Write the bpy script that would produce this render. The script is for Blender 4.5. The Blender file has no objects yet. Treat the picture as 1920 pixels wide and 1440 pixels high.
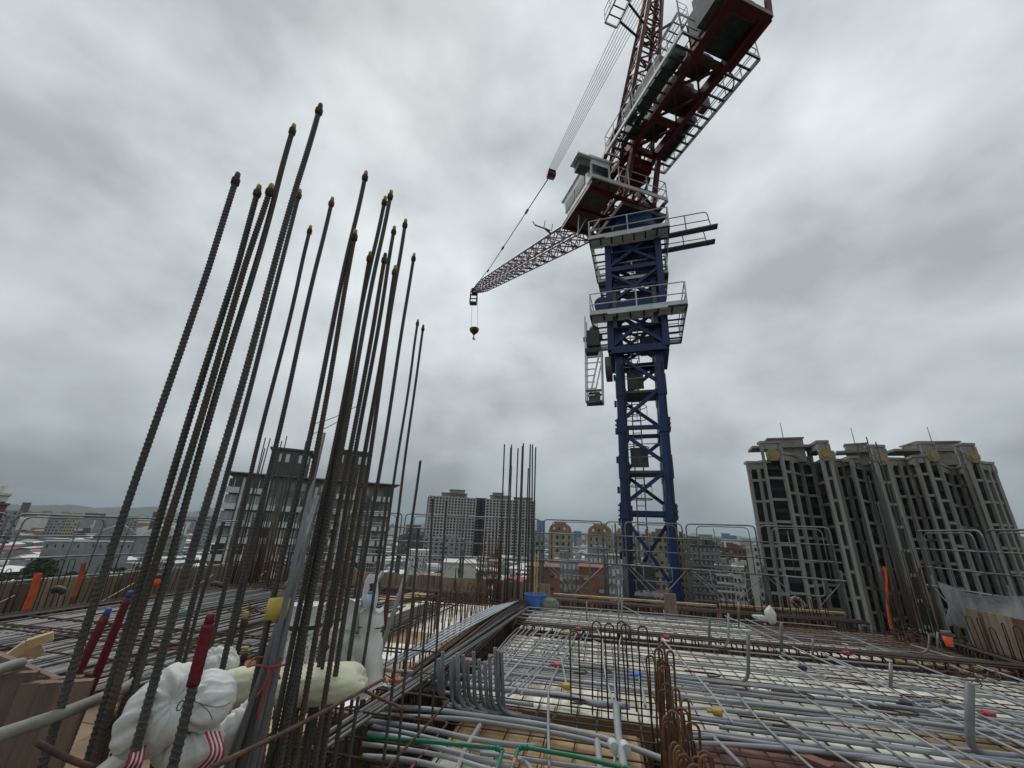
import bpy, math, random
from mathutils import Vector, Matrix, noise
random.seed(7)
R=math.radians
S=bpy.context.scene
COL=S.collection
# ------------------------------------------------------------------ camera, world, sun, exposure
EYE=1.65; PITCH=R(20.1); ROLL=R(2.3); FPX=750.0
FW=Vector((0,math.cos(PITCH),math.sin(PITCH))); R0=Vector((1,0,0)); U0=R0.cross(FW)
RT=math.cos(ROLL)*R0+math.sin(ROLL)*U0; UP=math.cos(ROLL)*U0-math.sin(ROLL)*R0
cam=bpy.data.cameras.new('camera'); camo=bpy.data.objects.new('camera',cam); COL.objects.link(camo)
m=Matrix((( RT.x,UP.x,-FW.x,0),(RT.y,UP.y,-FW.y,0),(RT.z,UP.z,-FW.z,EYE),(0,0,0,1)))
camo.matrix_world=m
cam.sensor_width=36; cam.lens=36*FPX/1920; cam.clip_start=0.05; cam.clip_end=30000
S.camera=camo
S.view_settings.view_transform='Standard'; S.view_settings.look='None'
S.view_settings.exposure=0.0; S.view_settings.gamma=1.0; S.view_settings.use_curve_mapping=False
SUN_EL=R(58); SUN_AZ=R(-25)
W=bpy.data.worlds.new('World'); S.world=W; W.use_nodes=True
def build_world():
    nt=W.node_tree; N=nt.nodes; L=nt.links; N.clear()
    out=N.new('ShaderNodeOutputWorld'); bg=N.new('ShaderNodeBackground'); bg.inputs[1].default_value=0.1
    sky=N.new('ShaderNodeTexSky'); sky.sky_type='NISHITA'; sky.sun_disc=False
    sky.sun_elevation=SUN_EL; sky.sun_rotation=SUN_AZ; sky.air_density=1.5; sky.dust_density=3
    tc=N.new('ShaderNodeTexCoord'); sep=N.new('ShaderNodeSeparateXYZ'); L.new(tc.outputs['Generated'],sep.inputs[0])
    def M(op,a,b=None,c=None):
        n=N.new('ShaderNodeMath'); n.operation=op
        for i,v in enumerate((a,b,c)):
            if v is None: continue
            if isinstance(v,(int,float)): n.inputs[i].default_value=v
            else: L.new(v,n.inputs[i])
        return n.outputs[0]
    z=M('MAXIMUM',sep.outputs[2],0.0)
    def NZ(scale,detail,rough,dist,off,stretch):
        mp=N.new('ShaderNodeMapping'); L.new(tc.outputs['Generated'],mp.inputs[0]); mp.inputs[1].default_value=off
        mp.inputs[3].default_value=stretch; mp.inputs[2].default_value=(0,0,R(25))
        n=N.new('ShaderNodeTexNoise'); L.new(mp.outputs[0],n.inputs[0])
        n.inputs['Scale'].default_value=scale; n.inputs['Detail'].default_value=detail
        n.inputs['Roughness'].default_value=rough; n.inputs['Distortion'].default_value=dist
        return n.outputs['Fac']
    n1=NZ(2.3,5,0.46,0.1,(3.1,0.4,0.3),(1,1,1.5)); n2=NZ(6.0,5,0.5,0.05,(7.7,2.2,1),(1,1,1.6))
    mixn=M('ADD',M('MULTIPLY',n1,0.64),M('MULTIPLY',n2,0.36))
    cr=N.new('ShaderNodeValToRGB'); L.new(mixn,cr.inputs[0])
    e=cr.color_ramp.elements
    e[0].position=0.37; e[0].color=(.41,.45,.475,1)
    e[1].position=0.67; e[1].color=(.78,.83,.85,1)
    a=e.new(0.46); a.color=(.53,.58,.605,1)
    b=e.new(0.54); b.color=(.63,.682,.705,1)
    # darker, bluer cloud deck towards the horizon (seen through more air)
    hr=N.new('ShaderNodeValToRGB'); L.new(z,hr.inputs[0]); h=hr.color_ramp.elements
    h[0].position=0.0; h[0].color=(.28,.35,.39,1)
    h[1].position=0.60; h[1].color=(1.06,1.06,1.06,1)
    c1=h.new(0.06); c1.color=(.56,.61,.63,1)
    c2=h.new(0.17); c2.color=(.86,.87,.875,1)
    c3=h.new(0.34); c3.color=(.93,.935,.94,1)
    mu=N.new('ShaderNodeMix'); mu.data_type='RGBA'; mu.blend_type='MULTIPLY'; mu.inputs[0].default_value=1
    L.new(cr.outputs[0],mu.inputs[6]); L.new(hr.outputs[0],mu.inputs[7])
    sc=N.new('ShaderNodeVectorMath'); sc.operation='SCALE'; sc.inputs[3].default_value=10.0
    L.new(mu.outputs[2],sc.inputs[0])
    mx=N.new('ShaderNodeMix'); mx.data_type='RGBA'; mx.inputs[0].default_value=0.97
    L.new(sky.outputs[0],mx.inputs[6]); L.new(sc.outputs[0],mx.inputs[7])
    L.new(mx.outputs[2],bg.inputs[0]); L.new(bg.outputs[0],out.inputs[0])
build_world()
sl=bpy.data.lights.new('sun','SUN'); sl.energy=1.35; sl.angle=R(30); sl.color=(1,.97,.93)
so=bpy.data.objects.new('sun',sl); COL.objects.link(so)
sd=Vector((math.sin(SUN_AZ)*math.cos(SUN_EL),math.cos(SUN_AZ)*math.cos(SUN_EL),math.sin(SUN_EL)))
so.rotation_euler=sd.to_track_quat('Z','Y').to_euler()

# ------------------------------------------------------------------ where things stand
def ray(px,py): return FW+(px-960)/FPX*RT-(py-720)/FPX*UP
CAMP=Vector((0,0,EYE))
def onz(px,py,z=0.0):
    d=ray(px,py); return CAMP+d*((z-EYE)/d.z)
def atd(px,py,D):
    d=ray(px,py); return CAMP+d*(D/math.hypot(d.x,d.y))
GA=R(12.5); GC,GS=math.cos(GA),math.sin(GA)
def G(a,b,z=0.0): return Vector((a*GC+b*GS,-a*GS+b*GC,z))      # the building's own grid
def inG(p): return (p.x*GC-p.y*GS,p.x*GS+p.y*GC)

# ------------------------------------------------------------------ materials
MATS={}
def mat(name,c1,c2=None,rough=.7,metal=0.0,scale=6.0,bump=0.0,bscale=None,lo=.4,hi=.62,c3=None,spec=.4,alpha=None,stretch=(1,1,1),coord='Object',perobj=0.0,detail=6):
    if name in MATS: return MATS[name]
    mt=bpy.data.materials.new(name); mt.use_nodes=True; MATS[name]=mt
    nt=mt.node_tree; N=nt.nodes; L=nt.links; bs=N['Principled BSDF']
    bs.inputs['Roughness'].default_value=rough; bs.inputs['Metallic'].default_value=metal
    bs.inputs['Specular IOR Level'].default_value=spec
    if c2 is None: c2=tuple(x*.72 for x in c1)
    tc=N.new('ShaderNodeTexCoord'); mp=N.new('ShaderNodeMapping'); mp.inputs[3].default_value=stretch
    L.new(tc.outputs[coord],mp.inputs[0])
    oi=N.new('ShaderNodeObjectInfo'); vm=N.new('ShaderNodeVectorMath'); vm.operation='SCALE'
    cbx=N.new('ShaderNodeCombineXYZ'); L.new(oi.outputs['Random'],cbx.inputs[0]); L.new(oi.outputs['Random'],cbx.inputs[2])
    L.new(cbx.outputs[0],vm.inputs[0]); vm.inputs[3].default_value=37.0
    va=N.new('ShaderNodeVectorMath'); L.new(mp.outputs[0],va.inputs[0]); L.new(vm.outputs[0],va.inputs[1])
    nz=N.new('ShaderNodeTexNoise'); L.new(va.outputs[0],nz.inputs[0])
    nz.inputs['Scale'].default_value=scale; nz.inputs['Detail'].default_value=detail; nz.inputs['Roughness'].default_value=.6
    cr=N.new('ShaderNodeValToRGB'); L.new(nz.outputs['Fac'],cr.inputs[0]); e=cr.color_ramp.elements
    e[0].position=lo; e[0].color=(*c1,1); e[1].position=hi; e[1].color=(*c2,1)
    if c3: k=e.new(min(.98,hi+.12)); k.color=(*c3,1)
    col=cr.outputs[0]
    if perobj:
        hs=N.new('ShaderNodeHueSaturation'); mr=N.new('ShaderNodeMapRange'); L.new(oi.outputs['Random'],mr.inputs[0])
        mr.inputs[3].default_value=1-perobj; mr.inputs[4].default_value=1+perobj
        L.new(mr.outputs[0],hs.inputs['Value']); L.new(col,hs.inputs['Color']); col=hs.outputs[0]
    L.new(col,bs.inputs['Base Color'])
    if bump:
        n2=N.new('ShaderNodeTexNoise'); L.new(va.outputs[0],n2.inputs[0]); n2.inputs['Scale'].default_value=bscale or scale*4
        n2.inputs['Detail'].default_value=4
        bp=N.new('ShaderNodeBump'); bp.inputs['Strength'].default_value=bump; bp.inputs['Distance'].default_value=.02
        L.new(n2.outputs['Fac'],bp.inputs['Height']); L.new(bp.outputs[0],bs.inputs['Normal'])
    if alpha is not None: bs.inputs['Alpha'].default_value=alpha
    return mt
REBAR=mat('rebar_steel',(.062,.061,.058),(.088,.081,.072),.6,.3,9,.3,60,.42,.72,(.14,.065,.035))
REBARR=mat('rusty_steel',(.055,.038,.030),(.105,.055,.032),.85,.1,14,.3,60,.4,.6,(.19,.085,.036),perobj=.35)
REBARD=mat('dark_rebar',(.048,.043,.040),(.085,.058,.042),.7,.25,5,.2,40,perobj=.3)
BUNDLE=mat('laid_rebar',(.105,.108,.108),(.165,.165,.16),.5,.45,4,.2,60,.4,.6,(.20,.10,.05),perobj=.35,stretch=(3,3,.4))
PVC=mat('grey_conduit',(.235,.25,.268),(.29,.30,.315),.5,0,5,.15,80,perobj=.2,c3=(.26,.24,.205),hi=.62)
PVCD=mat('dark_grey_conduit',(.10,.105,.112),(.14,.146,.152),.45,0,7,perobj=.2)
PVCW=mat('pale_conduit',(.46,.50,.54),(.36,.40,.43),.4,0,7,perobj=.12)
GALV=mat('galvanised_steel',(.23,.24,.245),(.15,.155,.15),.5,.5,7,.1,40,c3=(.20,.11,.06),perobj=.15)
PLYW=mat('release_coated_plywood',(.78,.76,.67),(.66,.62,.51),.6,0,3.4,.1,30,.38,.56,(.36,.28,.19),perobj=.14)
PLYT=mat('tan_plywood',(.42,.29,.15),(.33,.21,.10),.7,0,3,.15,30,.4,.62,(.18,.10,.05),perobj=.15)
PLYR=mat('red_brown_plywood',(.13,.06,.048),(.18,.09,.07),.7,0,3,.1,30,.4,.6,(.30,.17,.11),perobj=.15)
PLYB=mat('brown_plywood',(.20,.125,.07),(.13,.08,.045),.75,0,3,.1,30,perobj=.25,c3=(.30,.21,.13))
FORM=mat('formwork_board',(.30,.245,.17),(.20,.155,.10),.75,0,2.5,.2,30,.4,.6,(.12,.075,.04),perobj=.2,stretch=(3,3,.5))
FORMG=mat('weathered_board',(.23,.165,.12),(.15,.10,.075),.8,0,4,.2,30,.4,.6,(.11,.05,.035),perobj=.25,stretch=(3,3,.4))
PLANK=mat('pale_timber',(.50,.36,.20),(.38,.25,.13),.7,0,4,.1,30,perobj=.2)
CONC=mat('concrete',(.30,.29,.27),(.22,.21,.20),.85,0,2,.2,20)
BLUE=mat('crane_blue_paint',(.006,.032,.125),(.007,.024,.085),.45,0,5,.08,30,.4,.58,(.045,.036,.034))
RED=mat('crane_red_paint',(.125,.012,.017),(.085,.008,.012),.4,0,3,.05,30,.4,.65,(.07,.02,.02))
BLACK=mat('dark_machinery',(.03,.033,.033),(.055,.058,.058),.5,.3,6)
GREYM=mat('grey_machinery',(.105,.11,.11),(.07,.074,.074),.55,.2,4,.1,30)
WHITE=mat('white_paint',(.62,.64,.63),(.50,.51,.50),.45,0,2.5,.05,30,c3=(.28,.24,.19))
CABW=mat('cab_white_paint',(.76,.77,.75),(.66,.67,.65),.4,0,2.5,.05,30,c3=(.36,.31,.26))
CABU=mat('cab_underside',(.13,.095,.065),(.08,.06,.045),.8,0,3)
GLASS=mat('dark_glass',(.03,.035,.04),(.045,.05,.055),.12,0,2,spec=.6)
BUNDLED=mat('dark_laid_rebar',(.055,.056,.056),(.10,.098,.094),.6,.4,4,.2,60,.4,.6,(.16,.08,.04),perobj=.35)
REBARO=mat('orange_rust_steel',(.085,.045,.028),(.16,.075,.035),.85,.1,12,.3,60,.4,.6,(.24,.11,.045),perobj=.35)
ROPE=mat('steel_rope',(.13,.13,.13),(.09,.09,.09),.6,.3)
STRW=mat('white_string',(.6,.57,.48),(.5,.47,.4),.8)
TAPR=mat('red_tape',(.15,.006,.014),(.085,.008,.012),.45,0,20,.2,60)
TAPB=mat('blue_cap',(.03,.09,.33),(.03,.06,.22),.45)
CAPY=mat('yellow_cap',(.48,.36,.07),(.38,.27,.05),.5,0,20)
CAPD=mat('dark_cap',(.05,.055,.085),(.07,.07,.09),.5)
CLOTH=mat('white_sack_cloth',(.66,.66,.64),(.55,.56,.55),.8,0,3,.12,90,c3=(.36,.34,.29))
CLOTHY=mat('pale_yellow_sack',(.60,.60,.44),(.52,.52,.37),.75,0,3,.12,90)
GREEN=mat('green_pipe',(.004,.16,.085),(.006,.12,.065),.4,0,6)
PINK=mat('orange_print',(.60,.16,.10),(.5,.12,.08),.5)
REDP=mat('red_plastic',(.36,.03,.03),(.26,.03,.03),.4)
YELP=mat('yellow_plastic',(.42,.29,.04),(.34,.22,.04),.4)
BLUP=mat('blue_plastic',(.07,.20,.55),(.05,.14,.42),.45,0,5,c3=(.25,.35,.5))
ORAN=mat('orange_fabric',(.62,.10,.02),(.42,.07,.02),.6,0,8)
NAVY=mat('dark_plastic',(.012,.016,.035),(.02,.02,.03),.5)
NETG=mat('grey_net',(.42,.42,.43),(.30,.30,.31),.9,0,3,alpha=.72,stretch=(2,2,.5))
NETGR=mat('green_net_bag',(.22,.27,.22),(.15,.19,.15),.9,0,9,alpha=.8)

# ------------------------------------------------------------------ mesh helpers
class MB:
    def __init__(s): s.v=[]; s.f=[]; s.sm=[]
    def add(s,vs,fs,smooth=False):
        o=len(s.v); s.v+= [tuple(v) for v in vs]; s.f+=[tuple(i+o for i in f) for f in fs]; s.sm+=[smooth]*len(fs); return s
    def frame(s,c,ax,ay,az):   # box from centre and half axes
        c,ax,ay,az=map(Vector,(c,ax,ay,az))
        vs=[c+ax*i+ay*j+az*k for k in(-1,1) for j in(-1,1) for i in(-1,1)]
        return s.add(vs,[(0,2,3,1),(4,5,7,6),(0,1,5,4),(2,6,7,3),(0,4,6,2),(1,3,7,5)])
    def box(s,x0,x1,y0,y1,z0,z1): return s.frame(((x0+x1)/2,(y0+y1)/2,(z0+z1)/2),((x1-x0)/2,0,0),(0,(y1-y0)/2,0),(0,0,(z1-z0)/2))
    def gbox(s,a0,a1,b0,b1,z0,z1):
        return s.frame(G((a0+a1)/2,(b0+b1)/2,(z0+z1)/2),(G(1,0)*(a1-a0)/2),(G(0,1)*(b1-b0)/2),(0,0,(z1-z0)/2))
    def beam(s,p0,p1,w,h=None,up=(0,0,1)):
        p0,p1=Vector(p0),Vector(p1); h=h or w; d=(p1-p0); l=d.length
        if l<1e-6: return s
        d/=l; up=Vector(up)
        if abs(d.dot(up))>.98: up=Vector((GC,-GS,0))
        x=d.cross(up).normalized(); y=x.cross(d)
        return s.frame((p0+p1)/2,x*w/2,d*l/2,y*h/2)
    def tube(s,path,r,n=8,cap=True,radii=None):
        P=[Vector(p) for p in path]; m=len(P); vs=[]; fs=[]
        t0=(P[1]-P[0]).normalized(); up=Vector((0,0,1)) if abs(t0.z)<.9 else Vector((1,0,0))
        x=t0.cross(up).normalized()
        for i in range(m):
            t=(P[min(i+1,m-1)]-P[max(i-1,0)]).normalized()
            x=(x-t*x.dot(t)).normalized(); y=t.cross(x); rr=radii[i] if radii else r
            for k in range(n):
                a=2*math.pi*k/n; vs.append(P[i]+x*math.cos(a)*rr+y*math.sin(a)*rr)
        for i in range(m-1):
            for k in range(n):
                k2=(k+1)%n; fs.append((i*n+k,i*n+k2,(i+1)*n+k2,(i+1)*n+k))
        s.add(vs,fs,n>4)
        if cap:
            o=len(s.v)-len(vs); s.f.append(tuple(o+k for k in range(n))[::-1]); s.f.append(tuple(o+(m-1)*n+k for k in range(n))); s.sm+=[False,False]
        return s
    def cyl(s,p0,p1,r,n=10,r1=None): return s.tube([p0,p1],r,n,True,[r,r if r1 is None else r1])
    def prism(s,pts,z0,z1):
        n=len(pts); vs=[(p[0],p[1],z0) for p in pts]+[(p[0],p[1],z1) for p in pts]
        return s.add(vs,[tuple(range(n))[::-1],tuple(range(n,2*n))]+[(i,(i+1)%n,n+(i+1)%n,n+i) for i in range(n)])
    def mesh(s,name):
        me=bpy.data.meshes.new(name); me.from_pydata(s.v,[],s.f); me.polygons.foreach_set('use_smooth',s.sm); me.update(); return me
    def build(s,name,m,parent=None,kind=None,label=None):
        return place(name,s.mesh(name),m,parent,Matrix.Identity(4),kind,label)
WM={}
def place(name,me,m,parent=None,M=Matrix.Identity(4),kind=None,label=None):
    if m is not None and len(me.materials)==0: me.materials.append(m)
    o=bpy.data.objects.new(name,me); COL.objects.link(o)
    if parent is not None:
        o.parent=parent; o.matrix_parent_inverse=WM[parent.name].inverted()
    o.matrix_basis=M; WM[o.name]=M.copy()
    if kind: o['kind']=kind
    if label: o['label']=label
    return o
def thing(name,label,cat,loc,group=None):
    o=bpy.data.objects.new(name,None); COL.objects.link(o); o.empty_display_size=.2
    M=Matrix.Translation(Vector(loc)); o.matrix_basis=M; WM[o.name]=M
    o['label']=label; o['category']=cat
    if group: o['group']=group
    return o
def tag(o,label,cat,group=None):
    o['label']=label; o['category']=cat
    if group: o['group']=group
    return o
def smooth_path(P,k=5):
    P=[Vector(p) for p in P]
    if len(P)<3: return P
    out=[]; Q=[P[0]*2-P[1]]+P+[P[-1]*2-P[-2]]
    for i in range(1,len(Q)-2):
        a,b,c,d=Q[i-1],Q[i],Q[i+1],Q[i+2]
        for j in range(k):
            t=j/k; out.append(.5*((2*b)+(c-a)*t+(2*a-5*b+4*c-d)*t*t+(3*b-a-3*c+d)*t**3))
    out.append(P[-1]); return out
def round_path(P,r=.08,k=4):   # polyline with rounded corners
    P=[Vector(p) for p in P]; out=[P[0]]
    for i in range(1,len(P)-1):
        a,b,c=P[i-1],P[i],P[i+1]; ra=min(r,(a-b).length/2,(c-b).length/2)
        s=b+(a-b).normalized()*ra; e=b+(c-b).normalized()*ra
        for j in range(k+1):
            t=j/k; out.append((1-t)**2*s+2*t*(1-t)*b+t*t*e)
    out.append(P[-1]); return out
ORD='first second third fourth fifth sixth seventh eighth ninth tenth eleventh twelfth thirteenth fourteenth fifteenth sixteenth seventeenth eighteenth nineteenth twentieth'.split()
def wob(P,amp=.02,seed=0):
    out=[]
    for i,p in enumerate(P):
        n=noise.noise_vector(Vector(p)*.7+Vector((seed*3.1,seed*1.7,0))); out.append(Vector(p)+Vector((n.x*amp,n.y*amp,abs(n.z)*amp*.3)))
    return out
# ------------------------------------------------------------------ ground, hills, haze
GZ=-38.0
GROUND=mat('city_ground',(.075,.08,.07),(.05,.065,.045),.95,0,.03,c3=(.13,.13,.125))
HILL=mat('hill_forest',(.035,.055,.035),(.05,.07,.05),.95,0,.004)
def fan(name,r,z,m,n=96):
    mb=MB(); vs=[(0,0,z)]+[(r*math.cos(2*math.pi*i/n),r*math.sin(2*math.pi*i/n),z) for i in range(n)]
    mb.add(vs,[(0,1+i,1+(i+1)%n) for i in range(n)]); return mb.build(name,m,None,'structure')
fan('ground',11000,GZ,GROUND)
def hills(az0,az1,D,hmax,seed):
    mb=MB(); n=90; rows=7
    for j in range(rows):
        for i in range(n+1):
            az=R(az0+(az1-az0)*i/n); d=D*(1+.07*j)
            env=math.sin(math.pi*j/(rows-1)) if j<rows-1 else 0
            ed=min(1,i/8,(n-i)/8)
            h=hmax*env*ed*(.45+.75*abs(noise.fractal(Vector((i*.09+seed,j*.4,seed)),1,2,5)))
            mb.v.append((d*math.sin(az),d*math.cos(az),GZ-1+h))
    for j in range(rows-1):
        for i in range(n): 
            a=j*(n+1)+i; mb.f.append((a,a+1,a+n+2,a+n+1)); mb.sm.append(True)
    return mb.build('hills',HILL,None,'structure')
hills(-62,-22,6000,170,1.3); hills(-14,2,7000,150,4.1); hills(38,64,6000,380,7.7); hills(12,34,8000,150,2.2)
def haze():
    mb=MB(); mb.box(-10500,10500,-1500,10500,GZ-2,420)
    mt=bpy.data.materials.new('haze_air'); mt.use_nodes=True; nt=mt.node_tree; nt.nodes.clear()
    o=nt.nodes.new('ShaderNodeOutputMaterial'); v=nt.nodes.new('ShaderNodeVolumePrincipled')
    v.inputs['Color'].default_value=(.80,.88,.95,1); v.inputs['Density'].default_value=0.00006
    nt.links.new(v.outputs[0],o.inputs['Volume'])
    return mb.build('haze',mt,None,'stuff')
haze()
# ------------------------------------------------------------------ the city around
def wallmat(n,c,c2=None,po=0): return mat(n,c,c2,.85,0,.35,coord='Object',perobj=po,detail=8)
WBROWN=wallmat('brown_wall_tile',(.18,.155,.14),(.13,.115,.105)); WPANEL=wallmat('pale_balcony_panel',(.62,.61,.58),(.46,.455,.44)); WGLS=mat('curtained_glass',(.22,.24,.24),(.08,.10,.10),.3,0,.25,perobj=.5); WSLAB=wallmat('pale_slab',(.42,.41,.385),(.32,.31,.29))
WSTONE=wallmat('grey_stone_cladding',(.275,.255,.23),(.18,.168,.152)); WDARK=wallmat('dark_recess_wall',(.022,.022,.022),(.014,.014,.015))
WGREY=wallmat('grey_render',(.27,.28,.28),(.20,.21,.21)); WWHITE=wallmat('white_render',(.60,.59,.55),(.50,.49,.45))
WBEIGE=wallmat('beige_render',(.36,.31,.24),(.28,.24,.19)); WBRICK=wallmat('red_brick_tile',(.23,.11,.075),(.16,.075,.052))
WTAN=wallmat('tan_render',(.28,.21,.14),(.21,.16,.11)); WRUST=wallmat('reddish_render',(.20,.10,.07),(.15,.08,.06))
WDKBR=wallmat('dark_block_wall',(.10,.09,.09),(.075,.07,.07)); GOLD=mat('gold_disc',(.33,.25,.11),(.22,.16,.07),.5,.3,2)
OVAULT=wallmat('orange_tile_vault',(.30,.17,.085),(.20,.11,.055)); BGLASS=mat('blue_glass_wall',(.10,.20,.30),(.08,.15,.23),.3,0,.2)
SHEETW=mat('white_sheet_roof',(.62,.63,.61),(.50,.51,.50),.6,0,.5,perobj=.2,stretch=(1,1,1)); SHEETG=mat('pale_green_sheet_roof',(.36,.43,.38),(.28,.34,.30),.6,0,.5,perobj=.2)
SHEETR=mat('red_sheet_roof',(.33,.05,.045),(.24,.045,.04),.6,0,.5,perobj=.2); SHEETD=mat('grey_sheet_roof',(.20,.21,.21),(.13,.14,.14),.7,0,.5,perobj=.3)
TREE=mat('tree_foliage',(.022,.04,.018),(.045,.07,.03),.9,0,.6)
def fbasis(P0,P1):
    u=Vector((P1.x-P0.x,P1.y-P0.y,0)); L=u.length; u/=L; n=Vector((u.y,-u.x,0))   # n towards the viewer for left-to-right faces
    return u,n,L
def fbox(mb,P,u,n,x0,x1,d0,d1,z0,z1):   # d positive = out of the face
    c=P+u*((x0+x1)/2)+n*((d0+d1)/2); c=Vector((c.x,c.y,(z0+z1)/2))
    return mb.frame(c,u*(x1-x0)/2,n*(d1-d0)/2,(0,0,(z1-z0)/2))
UNIT={}
SPEC=[]
def spec(A,u,n,L,depth): c=A+u*L/2-n*depth/2; SPEC.append((Vector((c.x,c.y)),max(L,depth)*.58))
def unitbox(key):
    if key not in UNIT:
        mb=MB(); mb.box(-.5,.5,-.5,.5,-.5,.5); UNIT[key]=mb.mesh(key)
    return UNIT[key]
def fpart(name,m,parent,P,u,n,x0,x1,d0,d1,z0,z1):
    c=P+u*((x0+x1)/2)+n*((d0+d1)/2)
    M=Matrix(((u.x*(x1-x0),n.x*(d1-d0),0,c.x),(u.y*(x1-x0),n.y*(d1-d0),0,c.y),(0,0,z1-z0,(z0+z1)/2),(0,0,0,1)))
    return place(name,unitbox(name+m.name),m,parent,M)
def clutter(w,A,u,n,L,depth,z,rr):
    for k in range(int(L/3)+2):
        x=rr.uniform(.03,.9)*L; q=rr.uniform(.1,.8)*depth; s=rr.uniform(.5,1.6)
        fbox(w,A,u,n,x,x+s*1.4,-q-s,-q,z,z+s*rr.uniform(.6,1.5))
    for k in range(2):
        x=rr.uniform(.1,.9)*L; fbox(w,A,u,n,x,x+.08,-depth*.4-.08,-depth*.4,z,z+rr.uniform(2,5))
def block(name,label,cat,x0,x1,D0,ytop,m,rows,cols,depth=14,D1=None,z1=None,win=GLASS,wfrac=.55,hfrac=.5,zb=None,rh=3.1,band=None,roofbits=True,pane=None,group=None):
    D1=D1 or D0; A=atd(x0,ytop,D0); B=atd(x1,ytop,D1); zt=A.z if z1 is None else z1; zb=GZ if zb is None else zb
    u,n,L=fbasis(A,B); spec(A,u,n,L,depth); t=thing(name,label,cat,(A.x,A.y,zb),group)
    w=MB(); fbox(w,A,u,n,0,L,-depth,0,zb,zt); w.build('wall',m,t)
    r=MB(); fbox(r,A,u,n,-.25,L+.25,-depth-.25,.25,zt,zt+.35); 
    if roofbits:
        rr=random.Random(int(x0*7)); q=rr.uniform(.15,.55)
        fbox(r,A,u,n,L*q,L*(q+.3),-depth*.7,-depth*.3,zt+.35,zt+3.0)
        for k in range(3):
            xx=rr.uniform(0.05,.9)*L; fbox(r,A,u,n,xx,xx+L*.05+.6,-depth*.3-1.5,-depth*.3,zt+.35,zt+1.6+rr.random())
        clutter(r,A,u,n,L,depth,zt+.35,rr)
    r.build('roof',m,t)
    for i in range(rows):
        z=zt-rh*(i+.85)
        for j in range(cols):
            cx=L*(j+.5)/cols; ww=L/cols*wfrac
            wq=(int(x0)*13+i*7+j*11)%9; fpart('window',WGLS if (wq in(0,4) and win is GLASS) else win,t,A,u,n,cx-ww/2,cx+ww/2,-.05,.06,z,z+rh*hfrac)
            if wq in (1,5,7) and D0<300: fpart('air_unit',WPANEL if wq==5 else WGREY,t,A,u,n,cx+ww/2+.1,cx+ww/2+.8,.0,.5,z,z+.6)
            if wq in (2,) and D0<300: fpart('balcony',WGREY if m is not WGREY else WPANEL,t,A,u,n,cx-ww/2-.2,cx+ww/2+.2,.0,.8,z-.6,z+.35)
        if band: fpart('band',band,t,A,u,n,0,L,.0,.35,z-rh*.32,z-rh*.08)
    return t,A,u,n,L,zt
# dark brown apartment block, left
def brown_block():
    A=atd(437,893,100); B=atd(741,901,100); zt=11.2; u,n,L=fbasis(A,B)
    t=thing('apartment_block','dark brown twelve storey apartment block with pale balcony panels behind the tall bars','apartment block',(A.x,A.y,GZ))
    w=MB(); fbox(w,A,u,n,0,L,-15,0,GZ,zt-.8); w.build('wall',WBROWN,t)
    w=MB(); fbox(w,A,u,n,-1.4,L+1.0,-16,1.4,zt-.8,zt-.55); w.build('roof',WBROWN,t)
    for a,b,h in ((.17,.41,5.6),(.55,.80,6.6)):
        w=MB(); fbox(w,A,u,n,L*a,L*b,-11,-2,zt-.35,zt+h-.4); fbox(w,A,u,n,L*a-.4,L*b+.4,-11.4,-1.6,zt+h-.4,zt+h); ph=w.build('penthouse',WDKBR,t)
        for k in range(6):
            x=L*a+(L*(b-a))*(k+.3)/6; fpart('penthouse_window',WPANEL if k%3 else GLASS,ph,A,u,n,x,x+.75,-2.0,-1.93,zt+h-3.0,zt+h-1.3)
    cols=[(-.012,.05),(.455,.485),(.51,.535),(.79,.83),(.12,.185),(.225,.265),(.31,.355),(.385,.425),(.55,.59),(.625,.67),(.715,.76),(.86,.91),(.935,.975)]
    for i in range(15):
        z=zt-4.4-3.12*i
        for k,(a,b) in enumerate(cols):
            fpart('window',WGLS if (i*7+k*3)%4 else GLASS,t,A,u,n,L*a,L*b,.01,.08,z+1.05,z+2.6); fpart('mullion',WPANEL,t,A,u,n,L*(a+b)/2-.06,L*(a+b)/2+.06,.08,.13,z+1.05,z+2.6)
            if i==0 and k in(5,6,7,8): continue
            if k in (1,2,3) and i<3: continue
            fpart('balcony_panel',WPANEL,t,A,u,n,L*a-.15,L*b+.15,.0,.75,z-.15,z+.95)
        for k in (0,1): fpart('pier',WPANEL,t,A,u,n,L*(.062+.14*k),L*(.075+.14*k),0,.4,z-.15,z+2.9)
    fpart('stair_panel',WPANEL,t,A,u,n,L*.655,L*.69,0,.3,GZ,zt-7)
brown_block()
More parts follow.
